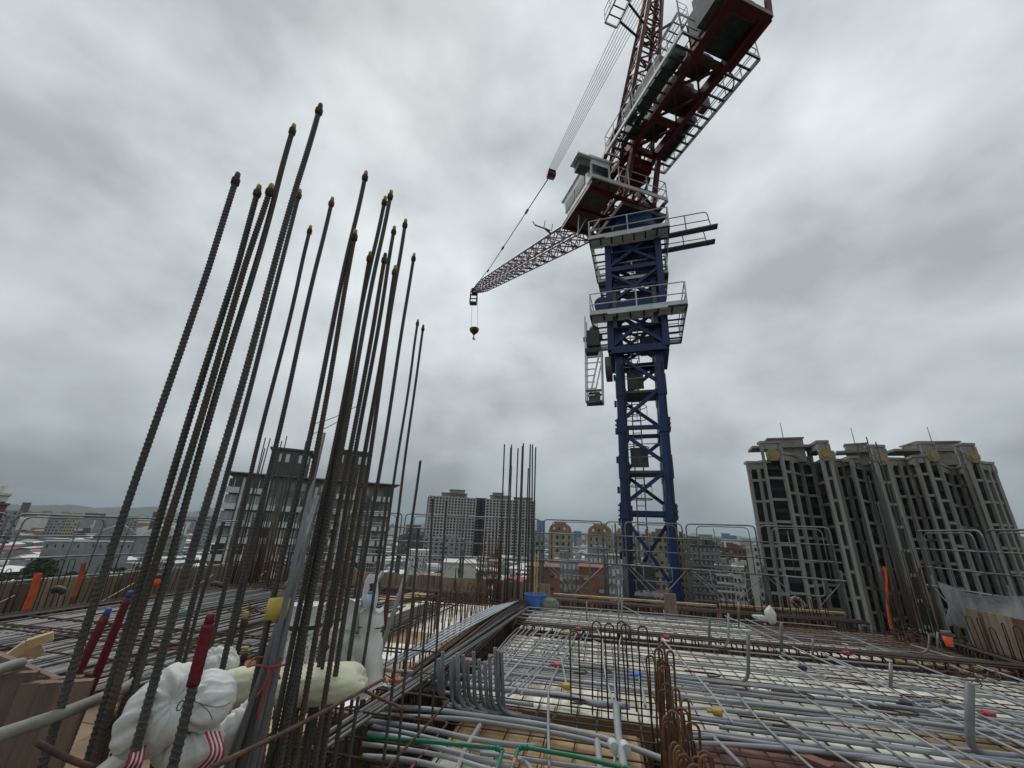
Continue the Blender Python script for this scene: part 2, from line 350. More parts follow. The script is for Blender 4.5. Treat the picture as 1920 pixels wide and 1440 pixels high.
# three stone clad towers, right
def stone_tower(label,piers,D0,D1,px0,px1,shoulders,discs,top,gaps=()):
    def DD(px): return D0+(D1-D0)*(px-px0)/(px1-px0)
    A=atd(piers[0],850,DD(piers[0])); t=thing('apartment_tower',label,'apartment tower',(A.x,A.y,GZ))
    pts=[]
    for p in piers:
        D=DD(p)
        for (a,b) in discs:
            if a-2<=p<=b+2: D-=2.4
        for (a,b) in gaps:
            if a<=p<=b: D+=7.0
        q=atd(p,850,D); pts.append(Vector((q.x,q.y,0)))
    def tz(px):
        for a,b,h in shoulders:
            if a<=px<=b: return top-h
        return top
    back=[p*1.03 for p in pts]; bz=min(tz(p) for p in piers)
    far=[p*1.14 for p in pts[::-1]]
    mb=MB(); mb.prism([(p.x,p.y) for p in back+far],GZ,top-5.5); mb.build('wall',WDARK,t)
    for i in range(len(pts)-1):
        a,b=pts[i],pts[i+1]; u,n,L=fbasis(a,b); zt=min(tz(piers[i]),tz(piers[i+1]))
        isd=any(x0-1<=piers[i] and piers[i+1]<=x1+1 for x0,x1 in discs)
        fpart('cornice',WSTONE,t,a,u,n,-.5,L+.5,-2.2,.55,zt-.8,zt)
        fpart('lintel',WSTONE,t,a,u,n,.6,L-.6,-.4,.3,zt-2.6,zt-.9)
        z=zt-6.4-(5.5 if isd else 0); k=0
        while z>GZ:
            fpart('band',WSTONE,t,a,u,n,.46,L-.46,-.35,.1,z,z+.75)
            if L>2.2: 
                fpart('balcony',WDARK,t,a,u,n,.5,L-.5,-1.6,-.5,z+3.1,z+4.1)
                if k%2==0 and i%2==1: fpart('window',WPANEL if (k+i)%5==1 else GLASS,t,a,u,n,L*.3,L*.55,-1.5,-1.4,z+4.6,z+5.6)
            z-=6.4; k+=1
        if isd:
            c=a+u*L/2+n*.35; mb=MB(); mb.tube([Vector((c.x,c.y,zt-4.4)),Vector((c.x,c.y,zt-4.4))+n*.5],1.9,20); 
            mb.tube([Vector((c.x,c.y,zt-4.4))+n*.5,Vector((c.x,c.y,zt-4.4))+n*.75],1.1,16); mb.build('disc',GOLD,t)
    for i,p in enumerate(pts):
        zt=tz(piers[i]); q=pts[min(i+1,len(pts)-1)]; r=pts[max(i-1,0)]; u,n,L=fbasis(r,q)
        fpart('pier',WSTONE,t,p,u,n,-.46,.46,-.5,.35,GZ,zt-.9)
        fpart('capital',WSTONE,t,p,u,n,-.6,.6,-.3,.5,zt-3.4,zt-1.2)
    c=(pts[0]+pts[-1])/2*1.05; u,n,L=fbasis(pts[0],pts[-1])
    mb=MB(); fbox(mb,c,u,n,-L*.22,L*.22,-L*.2,L*.08,top-5.5,top+2.0); fbox(mb,c,u,n,-L*.235,L*.235,-L*.22,L*.1,top+2.0,top+2.45); mb.build('penthouse',WSTONE,t)
    fpart('parapet_roof',WSTONE,t,(pts[0]+pts[-1])/2*1.03,u,n,-L*.42,L*.42,-L*.35,0,top-1.0,top-.2)
    mb=MB(); mb.cyl(Vector((c.x,c.y,top+2.4)),Vector((c.x,c.y,top+8)),.12,5); mb.build('mast',GALV,t)
stone_tower('nearest of three stone clad towers, left of the row, two gold discs near its top',
    [1399,1417,1430,1464,1480,1497,1518,1538,1554],150,158,1399,1554,[(1395,1420,6.0),(1478,1500,3.4)],[(1430,1464),(1538,1554)],31.5,[(1496,1519)])
stone_tower('middle one of the three stone clad towers, one gold disc near its top',
    [1560,1575,1592,1611,1626,1637,1658],161,172,1560,1658,[(1572,1595,3.5),(1608,1628,4.5)],[(1637,1658)],31.2,[(1560,1576),(1610,1627)])
stone_tower('farthest of the three grey stone clad towers, at the right end of the row',
    [1662,1680,1696,1712,1733,1754,1768,1784,1797,1809,1828,1840,1851],174,196,1662,1851,[(1660,1715,4.0),(1766,1786,6.5),(1838,1855,5.5)],[(1733,1754),(1809,1828)],33.0,[(1662,1697),(1767,1785)])
def ring_disc():
    c=atd(1494,1133,146); d=(CAMP-c).normalized(); d.z=0
    t=thing('ring_ornament','round gold ring ornament in a dark opening low on the nearest stone tower','ornament',c)
    mb=MB(); P=[]; x=Vector((d.y,-d.x,0))
    P=[c+x*math.cos(a)*1.5+Vector((0,0,math.sin(a)*1.5)) for a in [2*math.pi*i/20 for i in range(21)]]
    mb.tube(P,.5,8); mb.build('ring',GOLD,t)
ring_disc()
# pair of pale unfinished looking slab towers, centre
def mid_tower(label,x0,x1,ytop,nb,bump):
    A=atd(x0,ytop,480); B=atd(x1,ytop,488); u,n,L=fbasis(A,B); zt=A.z
    t=thing('high_rise',label,'high rise',(A.x,A.y,GZ)); w=MB(); fbox(w,A,u,n,0,L,-22,-1.5,GZ,zt); w.build('wall',WDARK,t)
    nf=int((zt-GZ)/3.1)
    for i in range(nf): fpart('floor_slab',WSLAB,t,A,u,n,0,L,-1.5,.3,zt-3.1*i-1.15,zt-3.1*i)
    for j in range(nb+1):
        x=L*j/nb; dd=1.2 if j%3==0 else .5
        fpart('pier',WSLAB,t,A,u,n,x-.6,x+.6,-1.5,dd,GZ,zt+(.8 if j%3==0 else 0))
    for a,b,h in bump:
        m=MB(); fbox(m,A,u,n,L*a,L*b,-14,-2,zt,zt+h); fbox(m,A,u,n,L*a-1,L*b+1,-15,-1,zt+h,zt+h+.6); m.build('roof_house',WSTONE,t)
mid_tower('pale slab tower block with many floor lines, left one of the distant pair',806,893,929,15,[(.28,.8,4),(.45,.75,8)])
mid_tower('pale slab tower block behind the centre starter bars, right one of the distant pair',912,1003,935,15,[(.1,.5,4),(.15,.35,7),(.6,.95,3)])
A=atd(893,934,492); t,_,u,n,L,_z=block('stair_tower','narrow dark stair tower joining the two distant pale slab towers','stair tower',893,912,492,934,WDARK,30,2,18,win=WDKBR,roofbits=False)
# vaulted orange roofs
def vault(label,x0,x1,ytop,ybase,D):
    t,A,u,n,L,zt=block('vaulted_block',label,'apartment block',x0,x1,D,ybase,WBEIGE,9,4,16,roofbits=False,wfrac=.4)
    zq=atd(x0,ytop,D).z; h=zq-zt; mb=MB(); K=12
    for s in range(2):
        for k in range(K+1):
            a=math.pi*k/K; px=L/2-L*.47*math.cos(a) ; q=A+u*px+n*(-1 if s==0 else -14); mb.v.append((q.x,q.y,zt+.3+(h)*math.sin(a)**.55))
    for k in range(K): mb.f.append((k,k+1,K+2+k,K+1+k)); mb.sm.append(True)
    mb.f+=[tuple(range(K+1))[::-1],tuple(range(K+1,2*K+2))]; mb.sm+=[False,False]
    v=mb.build('vault',OVAULT,t)
    for k in range(3): fpart('vault_window',WPANEL if k!=1 else GLASS,v,A,u,n,L*(.2+.22*k),L*(.28+.22*k),-1.0,-.9,zt+h*.35,zt+h*.62)
    fpart('roof_cap',WBEIGE,t,A,u,n,L*.25,L*.75,-12,-2,zq+.2,zq+1.0)
    for k in range(3): fpart('column',WSTONE,t,A,u,n,L*(.05+.42*k),L*(.12+.42*k),0,.8,GZ,zt)
vault('beige block with an orange vaulted roof, the left one beside the centre bars',1028,1073,981,999,220)
vault('beige block with an orange vaulted roof, the right one next to the blue mast',1101,1149,984,1003,215)
block('brick_block','red brick block with a dark slit window, left one behind the blue basket','brick building',992,1050,130,1063,WBRICK,6,2,14,roofbits=False,wfrac=.25,hfrac=.2)
block('brick_block','red brick block with a dark slit window, right one near the blue mast','brick building',1085,1140,132,1064,WBRICK,6,2,14,roofbits=False,wfrac=.25,hfrac=.2)
block('grey_apartments','grey apartment block with white window rows between the two brick blocks','apartment block',1040,1096,150,1050,WGREY,10,7,10,win=WPANEL,roofbits=True)
block('grey_apartments','pale grey apartment block directly left of the blue mast foot','apartment block',1096,1178,158,1040,WGREY,10,10,12,win=WPANEL)
block('grey_apartments','small grey block with dark arched openings right of the centre bars','apartment block',993,1022,190,1012,WGREY,8,3,10,hfrac=.6)
block('beige_block','beige apartment block seen through the blue mast, left part','apartment block',1150,1200,230,1001,WBEIGE,12,6,14,win=GLASS)
block('beige_block','orange beige apartment block seen through the blue mast, right part','apartment block',1202,1262,200,1003,WTAN,12,6,14)
block('beige_block','narrow beige apartment block right beside the blue mast','apartment block',1268,1292,210,1009,WTAN,12,3,14,win=WDARK)
block('dark_block','dark grey apartment block right of the mast with pale awning strips','apartment block',1292,1350,240,1022,WDKBR,11,7,16,win=WGREY,band=WGREY)
block('reddish_block','reddish brown apartment block between mast and stone towers','apartment block',1350,1398,270,1027,WRUST,11,6,16)
block('beige_block','pale thin apartment block touching the edge of the nearest stone tower','apartment block',1411,1428,230,1022,WWHITE,10,2,10)
block('white_block','low white grey block in front of the reddish brown apartments','building',1340,1372,205,1061,WGREY,6,4,10,band=WWHITE)
block('white_block','low white block with small windows left of the nearest stone tower','building',1372,1394,200,1063,WWHITE,6,3,10)
block('white_block','plain cream white building with one small dark window left of centre','building',832,893,140,1056,WWHITE,1,1,16,roofbits=False,wfrac=.1,hfrac=.4)
block('tan_block','low tan building in front of the cream white building','building',786,826,135,1084,WTAN,3,3,12,roofbits=False,wfrac=.2)
block('white_block','long white low building with small windows far left of the cream building','building',768,804,260,1032,WWHITE,3,7,12,wfrac=.4,roofbits=False)
block('grey_block','flat grey block under the left slab tower','building',795,872,380,1008,WGREY,6,8,14)
block('grey_block','dark grey block left of the slab towers','building',748,798,420,1004,WDKBR,8,8,14)
block('white_block','white building with a red lower part at the left edge of the view','building',-60,20,120,925,WWHITE,3,5,14)
t,A,u,n,L,zt=block('red_block','red brick building below the white one at the left edge','building',-62,16,118,944,WRUST,5,5,16,roofbits=False)
for i,(a,b,D,y,m) in enumerate([(43,60,1500,942,WDKBR),(95,128,700,963,WGREY),(126,152,650,962,WBEIGE),(205,225,800,968,WGREY),(228,262,760,967,WGREY),(262,300,900,969,WWHITE),(288,300,600,960,WDKBR),(385,402,500,968,WGREY),(0,44,520,957,WGREY),(160,200,1100,962,WDKBR),(1352,1368,1400,1000,BGLASS),(1368,1381,1500,1004,BGLASS),(1310,1335,700,1002,WGREY),(1006,1022,900,976,BGLASS),(1076,1090,1000,996,BGLASS),(762,790,900,984,WDKBR),(1335,1352,600,1008,WBEIGE),(1290,1312,520,1006,WDKBR),(1885,1930,900,1018,WGREY)]):
    words=['round topped','broad','tan','slim','wide grey','pale','narrow dark','slim grey','low wide','long dark','tall glass','shorter glass','flat','thin glass','small glass','dark','beige','square dark','hazy']
    block('distant_building',words[i]+' building standing %s on the skyline'%('far left' if a<420 else 'between the pale towers and the bars' if a<1000 else 'right of the centre bars' if a<1200 else 'right of the blue mast'),'distant building',a,b,D,y,m,9 if D<800 else 0,5,20,roofbits=False)
# arched hall and long grey wall at the left
def hall():
    for k,(x0,x1,D,m,lab) in enumerate([(175,262,420,SHEETD,'wide hall with a low dark arched roof, left half'),(258,352,400,SHEETG,'wide hall with a pale green arched roof, right half')]):
        A=atd(x0,1004,D); B=atd(x1,1004,D); u,n,L=fbasis(A,B); z=atd(x0,1006,D).z; t=thing('sports_hall',lab,'hall',(A.x,A.y,GZ))
        mb=MB(); fbox(mb,A,u,n,0,L,-40,0,GZ,z); mb.build('wall',WGREY,t)
        mb=MB(); K=10
        for s in range(2):
            for i in range(K+1):
                a=math.pi*i/K; q=A+u*(L*i/K)+n*(1 if s==0 else -45); mb.v.append((q.x,q.y,z+.2+7.5*math.sin(a)))
        for i in range(K): mb.f.append((i,i+1,K+2+i,K+1+i)); mb.sm.append(True)
        mb.f+=[tuple(range(K+1))[::-1],tuple(range(K+1,2*K+2))]; mb.sm+=[False,False]; mb.build('roof',m,t)
        for i in range(6): fpart('column',WSTONE,t,A,u,n,L*i/6,L*i/6+.9,0,.6,GZ,z)
hall()
block('long_wall_building','long plain grey building in front of the arched hall','building',84,250,300,1016,WGREY,1,12,10,roofbits=False,wfrac=.2)
# low houses, each its own thing
def house(p,w,d,h,rot,m,wm,label,group,gable):
    u=Vector((math.cos(rot),math.sin(rot),0)); v=Vector((-math.sin(rot),math.cos(rot),0))
    t=thing('low_house',label,'house',(p.x,p.y,GZ),group)
    c=Vector((p.x,p.y,GZ+h/2)); mb=MB(); mb.frame(c,u*w/2,v*d/2,(0,0,h/2)); 
    mb.build('wall',wm,t)
    mb=MB(); o=.5; rz=GZ+h+.02; rh=gable
    P=lambda a,b,z:p+u*a*(w/2+o)+v*b*(d/2+o)+Vector((0,0,z-p.z))
    mb.add([P(-1,-1,rz),P(1,-1,rz),P(1,1,rz),P(-1,1,rz),P(-1,0,rz+rh),P(1,0,rz+rh)],[(0,1,5,4),(3,4,5,2),(0,4,3),(1,2,5),(0,3,2,1)])
    r=mb.build('roof',m,t)
    if w>9:
        mb=MB(); q=p+u*w*.2+v*d*.15; mb.frame(Vector((q.x,q.y,rz+rh*.5+.8)),u*1.1,v*1.1,(0,0,.9)); mb.build('water_tank',GALV if m!=SHEETD else WPANEL,r)
rr=random.Random(21)
kinds=[(SHEETW,'low house with a white sheet metal roof in the dense low district','white roofed low houses'),
       (SHEETG,'low house with a pale green sheet metal roof in the dense low district','green roofed low houses'),
       (SHEETR,'low house with a red sheet metal roof in the dense low district','red roofed low houses'),
       (SHEETD,'low house with a dark grey roof in the dense low district','grey roofed low houses')]
low={k:MB() for k in range(5)}
def near_special(p,w):
    for q,r in SPEC:
        if (Vector((p.x,p.y))-q).length<r+w*.35: return True
    return False
CELL=15.5
for i in range(-45,46):
    for j in range(0,62):
        p=G(i*CELL+rr.uniform(-2.5,2.5),j*CELL+rr.uniform(-2.5,2.5),GZ); D=math.hypot(p.x,p.y)
        if D<150 or D>900: continue
        az=math.degrees(math.atan2(p.x,p.y))
        if az<-56 or (az>27 and D>110) : continue
        if rr.random()<.07: continue
        w=rr.uniform(9,16.5); d=rr.uniform(9,15.5); h=rr.choice([7,9,10,12,13,14.5])*rr.uniform(.9,1.1)
        kk=rr.choices([0,1,2,3],[.48,.16,.09,.27])[0]; rot=-GA+rr.choice([0,math.pi/2])+rr.uniform(-.06,.06); gb=rr.choice([.2,.8,1.6,1.1]); wm=rr.choice([WWHITE,WGREY,WBEIGE,WGREY,WDKBR,WTAN])
        if near_special(p,w): continue
        if D<345:
            m,l,g=kinds[kk]; house(p,w,d,h,rot,m,wm,l,g,gb)
        else:
            u=Vector((math.cos(rot),math.sin(rot),0)); v=Vector((-math.sin(rot),math.cos(rot),0)); z=GZ+h
            P=lambda a,b,q:Vector((p.x,p.y,0))+u*a*w/2+v*b*d/2+Vector((0,0,q))
            low[4].frame(P(0,0,GZ+h/2),u*w/2,v*d/2,(0,0,h/2))
            low[kk].add([P(-1.05,-1.05,z+.02),P(1.05,-1.05,z+.02),P(1.05,1.05,z+.02),P(-1.05,1.05,z+.02),P(-1.05,0,z+gb),P(1.05,0,z+gb)],[(0,1,5,4),(3,4,5,2),(0,4,3),(1,2,5),(0,3,2,1)])
for k,m in enumerate([SHEETW,SHEETG,SHEETR,SHEETD,WGREY]): low[k].build('low_houses',m,None,'stuff')
# far-off city that reads as one mass
def far_city(name,m,seed,n,d0,d1):
    r=random.Random(seed); mb=MB()
    for i in range(n):
        az=r.uniform(-60,58); D=r.uniform(d0,d1); w=r.uniform(8,40); h=r.choice([8,12,15,20,25,34])*r.uniform(.7,1.3)*(1.25 if r.random()<.06 else 1)*(.75 if D<1100 else 1)
        if az>28 and D<1400: continue
        a=r.uniform(0,.5); p=Vector((D*math.sin(R(az)),D*math.cos(R(az)),GZ+h/2)); mb.frame(p,Vector((math.cos(a),math.sin(a),0))*w/2,Vector((-math.sin(a),math.cos(a),0))*w*.35,(0,0,h/2))
    mb.build(name,m,None,'stuff')
far_city('distant_city',WGREY,3,1500,640,4500); far_city('distant_city',WWHITE,4,800,640,2500); far_city('distant_city',WTAN,5,700,700,4000); far_city('distant_city',WDKBR,6,800,700,4500)
# trees
def tree(p,h,r,label,seed,group=None):
    rg=random.Random(seed); t=thing('city_tree',label,'tree',p,group)
    mb=MB(); mb.tube([p,p+Vector((.2,.1,h*.6))],.3,6,True,[.4,.2]); 
    for k in range(4):
        a=rg.uniform(0,6.28); mb.tube([p+Vector((.1,0,h*.35)),p+Vector((math.cos(a)*r*.6,math.sin(a)*r*.6,h*.7))],.1,4)
    mb.build('trunk',FORMG,t)
    mb=MB()
    for k in range(1100):
        q=Vector((rg.gauss(0,1),rg.gauss(0,1),rg.gauss(0,1))).normalized()*(rg.random()**.35)
        n=1+.3*noise.noise(q*2+Vector((seed,0,0))); q=Vector((q.x*r*n,q.y*r*n,q.z*h*.36*n+h*.66)); c=p+q; s=rg.uniform(.35,.8)
        a=Vector((rg.gauss(0,1),rg.gauss(0,1),rg.gauss(0,1))).normalized(); b=a.orthogonal().normalized()
        mb.add([c+a*s,c+b*s,c-a*s,c-b*s],[(0,1,2,3)])
    mb.build('crown',TREE,t)
rt=random.Random(9)
for k in range(34):
    px=rt.uniform(-20,420) if k<20 else rt.choice([rt.uniform(735,815),rt.uniform(880,960),rt.uniform(300,460)]); D=rt.uniform(210,300) if k<20 else rt.uniform(150,260)
    q=atd(px,1010,D); q.z=GZ; tree(q,rt.uniform(13,20),rt.uniform(5,8),'dark green tree in the belt of trees at the left' if k<20 else 'dark green tree among the low houses',k,'trees of the left tree belt' if k<20 else 'trees among the low houses')
# ------------------------------------------------------------------ the floor under construction
deck=MB(); deck.gbox(-9.4,6.2,-4,11.15,-.75,-.56); deck=deck.build('deck',PLYB,None,'structure')
bld=MB(); bld.gbox(-8.9,5.7,-4,10.8,GZ,-.76); tag(bld.build('unfinished_building',CONC),'raw concrete building whose top floor formwork is the deck underfoot','building')
UB={}
def gpanel(name,m,parent,a0,a1,b0,b1,z0,z1):
    if m.name not in UB:
        mb=MB(); mb.box(-.5,.5,-.5,.5,-.5,.5); UB[m.name]=mb.mesh('panel_'+m.name)
    c=G((a0+a1)/2,(b0+b1)/2); ea=G(a1-a0,0); eb=G(0,b1-b0)
    return place(name,UB[m.name],m,parent,Matrix(((ea.x,eb.x,0,c.x),(ea.y,eb.y,0,c.y),(0,0,z1-z0,(z0+z1)/2),(0,0,0,1))))
rp=random.Random(3)
def zone(a0,a1,b0,b1,f,pa=1.45,pb=.72):
    na=max(1,round((a1-a0)/pa)); nb=max(1,round((b1-b0)/pb))
    for i in range(na):
        for j in range(nb):
            x0=a0+(a1-a0)*i/na; x1=a0+(a1-a0)*(i+1)/na; y0=b0+(b1-b0)*j/nb; y1=b0+(b1-b0)*(j+1)/nb
            gpanel('panel',f((x0+x1)/2,(y0+y1)/2),deck,x0+.004,x1-.004,y0+.004,y1-.004,-.03,rp.uniform(-.004,.003))
    for (x0,x1,y0,y1) in ((a0,a1,b0-.02,b0),(a0,a1,b1,b1+.02),(a0-.02,a0,b0,b1),(a1,a1+.02,b0,b1)):
        gpanel('side_board',PLYB,deck,x0,x1,y0,y1,-.56,-.012)
zone(-1.5,5.75,8.2,10.45,lambda a,b: (PLYB if b>9 or rp.random()<.5 else PLYT) if a>3.1+(10.4-b)*.3 else PLYW)
zone(-1.5,5.75,4.78,7.7,lambda a,b: PLYW if rp.random()<.95 else PLYT)
zone(-1.3,0.25,2.0,4.5,lambda a,b: PLYW if a<-.6 and b<3.9 else PLYT,.8,.9)
zone(.55,1.95,1.6,4.55,lambda a,b: PLYR); zone(1.98,5.75,.5,4.72,lambda a,b: PLYW)
zone(-8.5,-2.35,4.2,10.3,lambda a,b: PLYW if (b>8 or rp.random()<.5) else PLYT); zone(-8.5,-2.5,-.5,4.1,lambda a,b: PLYB if rp.random()<.85 else PLYT)
# beam cages -------------------------------------------------------
UNITBAR={}
def ubar(r,m,n=5):
    k=(r,m.name,n)
    if k not in UNITBAR:
        mb=MB(); mb.tube([(0,0,0),(0,0,1)],r,n); UNITBAR[k]=mb.mesh('bar_'+m.name)
    return UNITBAR[k]
def bar(name,parent,p0,p1,r,m,n=5):
    p0,p1=Vector(p0),Vector(p1); d=p1-p0; L=d.length; q=d.to_track_quat('Z','Y').to_matrix().to_4x4()
    M=Matrix.Translation(p0)@q@Matrix.Diagonal((1,1,L,1))
    return place(name,ubar(r,m,n),m,parent,M)
def gdir(M4,c): return Matrix.Translation(c)@Matrix.Rotation(-GA,4,'Z')@M4
def cage(label,a0,b0,a1,b1,w,z0,z1,step,nbar,mstir=REBARR,mbar=REBARD,r=.012,rb=.014,seed=1):
    rg=random.Random(seed); A=G(a0,b0); B=G(a1,b1); d=(B-A); L=d.length; d/=L; s=Vector((d.y,-d.x,0))
    t=thing('beam_cage',label,'rebar cage',(A.x,A.y,z0))
    for k in range(nbar):
        o=(k/(nbar-1)-.5)*(w-.05)+rg.uniform(-.01,.01); zz=z1+.012+rg.uniform(-.004,.02)
        bar('long_bar',t,A+s*o+Vector((0,0,zz)),B+s*(o+rg.uniform(-.02,.02))+Vector((0,0,zz)),rb,mbar)
        if k%2==0: bar('long_bar',t,A+s*o+Vector((0,0,z0+.03)),B+s*o+Vector((0,0,z0+.03)),rb,mbar)
    h=z1-z0; mb=MB(); P=round_path([(-w/2,0,h/2),(-w/2,0,0),(w/2,0,0),(w/2,0,h),(-w/2,0,h),(-w/2,0,h/2)],.03,2); mb.tube(P,r,5); me=mb.mesh('stirrup')
    n=int(L/step)
    for i in range(n+1):
        c=A+d*(i*step+rg.uniform(-.02,.02)); c.z=z0; an=math.atan2(s.y,s.x)+rg.uniform(-.06,.06)
        place('stirrup',me,mstir,t,Matrix.Translation(c)@Matrix.Rotation(an,4,'Z')@Matrix.Rotation(rg.uniform(-.07,.07),4,'X'))
    return t
cage('deep dark beam cage running from the foreground conduits to the centre bars',-1.88,4.5,-1.88,10.5,.5,-.42,.10,.085,13,seed=2)
cage('long beam cage with rusty stirrups crossing the white deck midway',-1.5,7.95,5.9,7.95,.3,-.35,.11,.16,5,seed=3)
cage('edge beam cage packed with stirrups along the far timber edge',-1.4,10.8,5.3,10.8,.42,-.4,.13,.085,9,seed=4)
cage('edge beam cage along the far left formwork wall',-8.4,10.62,-2.7,10.62,.42,-.4,.14,.14,9,seed=5)
cage('edge beam cage along the left formwork wall',-8.85,3.2,-8.85,10.3,.42,-.4,.12,.2,9,seed=6)
cage('edge beam cage along the right formwork wall',5.98,4.6,5.98,9.9,.3,-.4,.10,.1,7,seed=7)
# reinforcement mesh -------------------------------------------------
mesh=thing('rebar_mesh','thin rusty reinforcement mesh tied in a square grid over the whole white deck','rebar mesh',G(-1.5,4.6,.03))
rm=random.Random(8)
for k in range(38):
    a=-1.42+k*.191+rm.uniform(-.012,.012)
    bar('cross_bar',mesh,G(a,4.7 if a>.3 else 4.55,.034),G(a+rm.uniform(-.03,.03),10.55,.036),.0062,REBARD)
    if a>-1.35: bar('cross_bar',mesh,G(a,1.6,.034 if a>.4 else -.0),G(a+rm.uniform(-.02,.02),4.8,.034),.0062,REBARR if a<.4 else REBARD)
b=2.2
while b<10.5:
    if not(7.7<b<8.2): bar('cross_bar',mesh,G(-1.45 if b<7.7 else -1.6,b,.046),G(5.85,b+rm.uniform(-.03,.03),.048),.0062,REBARD)
    b+=.175+rm.uniform(-.012,.012)
# conduits -----------------------------------------------------------
CW={'across':('grey plastic conduit running crosswise over the mesh on the white deck','conduits running crosswise over the mesh'),
    'along':('grey plastic conduit running lengthwise over the mesh away from the camera','conduits running lengthwise over the mesh'),
    'bundle':('grey plastic conduit packed in the broad bundle across the middle of the deck','conduits of the broad middle bundle'),
    'fan':('grey plastic conduit in the fan of conduits beside the long beam cage','conduits fanned beside the beam cage'),
    'near':('thick grey conduit curving over the tan plywood in the foreground','thick conduits in the foreground'),
    'pale':('pale new conduit lying loose on the dark beam at the left','pale conduits on the beam'),
    'stub':('grey conduit stub bent up from the deck','upright conduit stubs')}
def conduit(path,r,kind,m=None,rad=.12,k=5,label=None,sm=True,seed=0):
    P=smooth_path(path,k) if sm else round_path(path,rad,5)
    mb=MB(); mb.tube(P,r,8); o=mb.build('conduit',m or PVC)
    l,g=CW[kind]
    if label: tag(o,label,'conduit')
    else: tag(o,l,'conduit',g)
    # coupling collars
    return o
def runa(b0,b1,a0,a1,z,r,kind,seed,m=None,amp=.06):
    n=max(4,int(abs(a1-a0)/.9)); P=[]
    for i in range(n+1):
        t=i/n; a=a0+(a1-a0)*t; b=b0+(b1-b0)*t+amp*noise.noise(Vector((a*.55,seed*3.7,1)))*1.5
        P.append(G(a,b,z+.012*noise.noise(Vector((a,seed,5)))+.006))
    return conduit(P,r,kind,m)
def runb(a0,a1,b0,b1,z,r,kind,seed,m=None,amp=.05):
    n=max(4,int(abs(b1-b0)/.8)); P=[]
    for i in range(n+1):
        t=i/n; b=b0+(b1-b0)*t; a=a0+(a1-a0)*t+amp*noise.noise(Vector((b*.6,seed*2.3,7)))*1.5
        P.append(G(a,b,z+.01*noise.noise(Vector((b,seed,9)))+.006))
    return conduit(P,r,kind,m)
rc=random.Random(5)
for k in range(13):   # broad bundle
    b0=5.2+k*.068+rc.uniform(-.02,.02); runa(b0+rc.uniform(-.1,.2),b0+rc.uniform(-.25,.15),-1.5+rc.uniform(-.4,.3),5.8,.075+.03*(k%2),rc.choice([.010,.0115,.0115,.0145]),'bundle',k)
for k in range(10):
    b0=8.3+k*.2; runa(b0,b0+rc.uniform(-.25,.25),-1.9+rc.uniform(-.3,.8),rc.choice([2.4,3.2,4.5,5.7]),.072+.02*(k%2),.009,'across',30+k)
for k in range(6):
    b0=6.35+k*.2; runa(b0,b0+rc.uniform(-.3,.3),-1.5+rc.uniform(0,1.0),rc.choice([2.9,4.2,5.8,5.8]),.072+.02*(k%2),.009,'across',60+k)
for k in range(5): runa(4.45+k*.1,4.35+k*.14,rc.uniform(.3,1),5.8,.085,.017,'across',80+k)
for k,(a0,a1,b0,b1) in enumerate([(1.15,.9,4.7,8.0),(2.25,2.0,2.9,6.6),(2.75,2.35,3.2,7.2),(2.84,2.45,3.2,8.6),(3.35,3.1,3.3,7.4),(3.75,3.5,3.4,6.6),(4.5,4.2,4.0,9.7),(3.45,2.9,4.8,10.2),(3.05,2.5,6.2,10.3),(5.1,4.7,4.2,7.7),(5.3,4.95,5.3,8.9),(1.55,1.3,2.6,5.4),(4.0,3.4,3.2,5.2),(3.9,3.3,3.4,6.0),(4.3,3.75,3.6,7.0),(4.75,4.2,3.8,6.9),(5.4,4.6,4.6,7.4),(2.1,1.5,3.0,4.9),(3.2,2.9,3.2,4.6),(1.3,.35,7.9,10.9),(.1,-.1,4.3,8.1),(.15,.45,6.3,9.6),(-.05,.2,2.8,6.6)]):
    runb(a0,a1,b0,b1,.105+.012*(k%3),.0108,'along',k+5,amp=.07)
for k in range(14): runb(-1.5+k*.05,-1.45+k*.085,4.6+rc.uniform(0,.5),rc.uniform(7.2,8.6),.075+.022*(k%3),.0095,'fan',40+k,amp=.03)
for k in range(6): runb(-.85+k*.09,-.7+k*.13,5.6+rc.uniform(0,.6),rc.uniform(8.4,10.2),.08+.02*(k%2),.0088,'fan',60+k,amp=.03)
def pxp(L,z): return [onz(x,y,z if not isinstance(z,list) else z[i]) for i,(x,y) in enumerate(L)]
near=[([(690,1325),(800,1330),(900,1343),(1010,1358),(1110,1378),(1180,1400),(1260,1430)],.025),([(690,1340),(800,1345),(880,1350),(1000,1368),(1090,1385),(1150,1402)],.022),
 ([(690,1352),(790,1365),(880,1385),(960,1397),(1005,1400)],.024),([(690,1375),(760,1385),(850,1410),(960,1440)],.020),([(680,1395),(760,1405),(840,1420),(940,1450)],.018),
 ([(700,1362),(780,1378),(870,1400),(975,1425),(1000,1450)],.018),([(680,1418),(740,1422),(800,1432),(860,1450)],.020),([(900,1412),(960,1420),(1100,1440),(1180,1448)],.018),
 ([(745,1275),(900,1288),(1010,1300),(1060,1305),(1120,1320),(1180,1324)],.034),([(700,1255),(800,1262),(880,1268),(960,1275)],.022),([(690,1288),(780,1292),(900,1308),(1000,1322)],.020),
 ([(1700,1365),(1600,1352),(1480,1345),(1350,1330),(1230,1325)],.018),([(1240,1385),(1330,1382),(1345,1390),(1395,1440)],.018),([(1230,1390),(1400,1398),(1560,1412),(1750,1432)],.020),
 ([(1905,1370),(1810,1358),(1740,1350)],.016),([(900,1360),(870,1410),(855,1450)],.02),([(1120,1390),(1125,1440),(1128,1460)],.028)]
near.sort(key=lambda q:(q[0][0][1],q[0][0][0]))
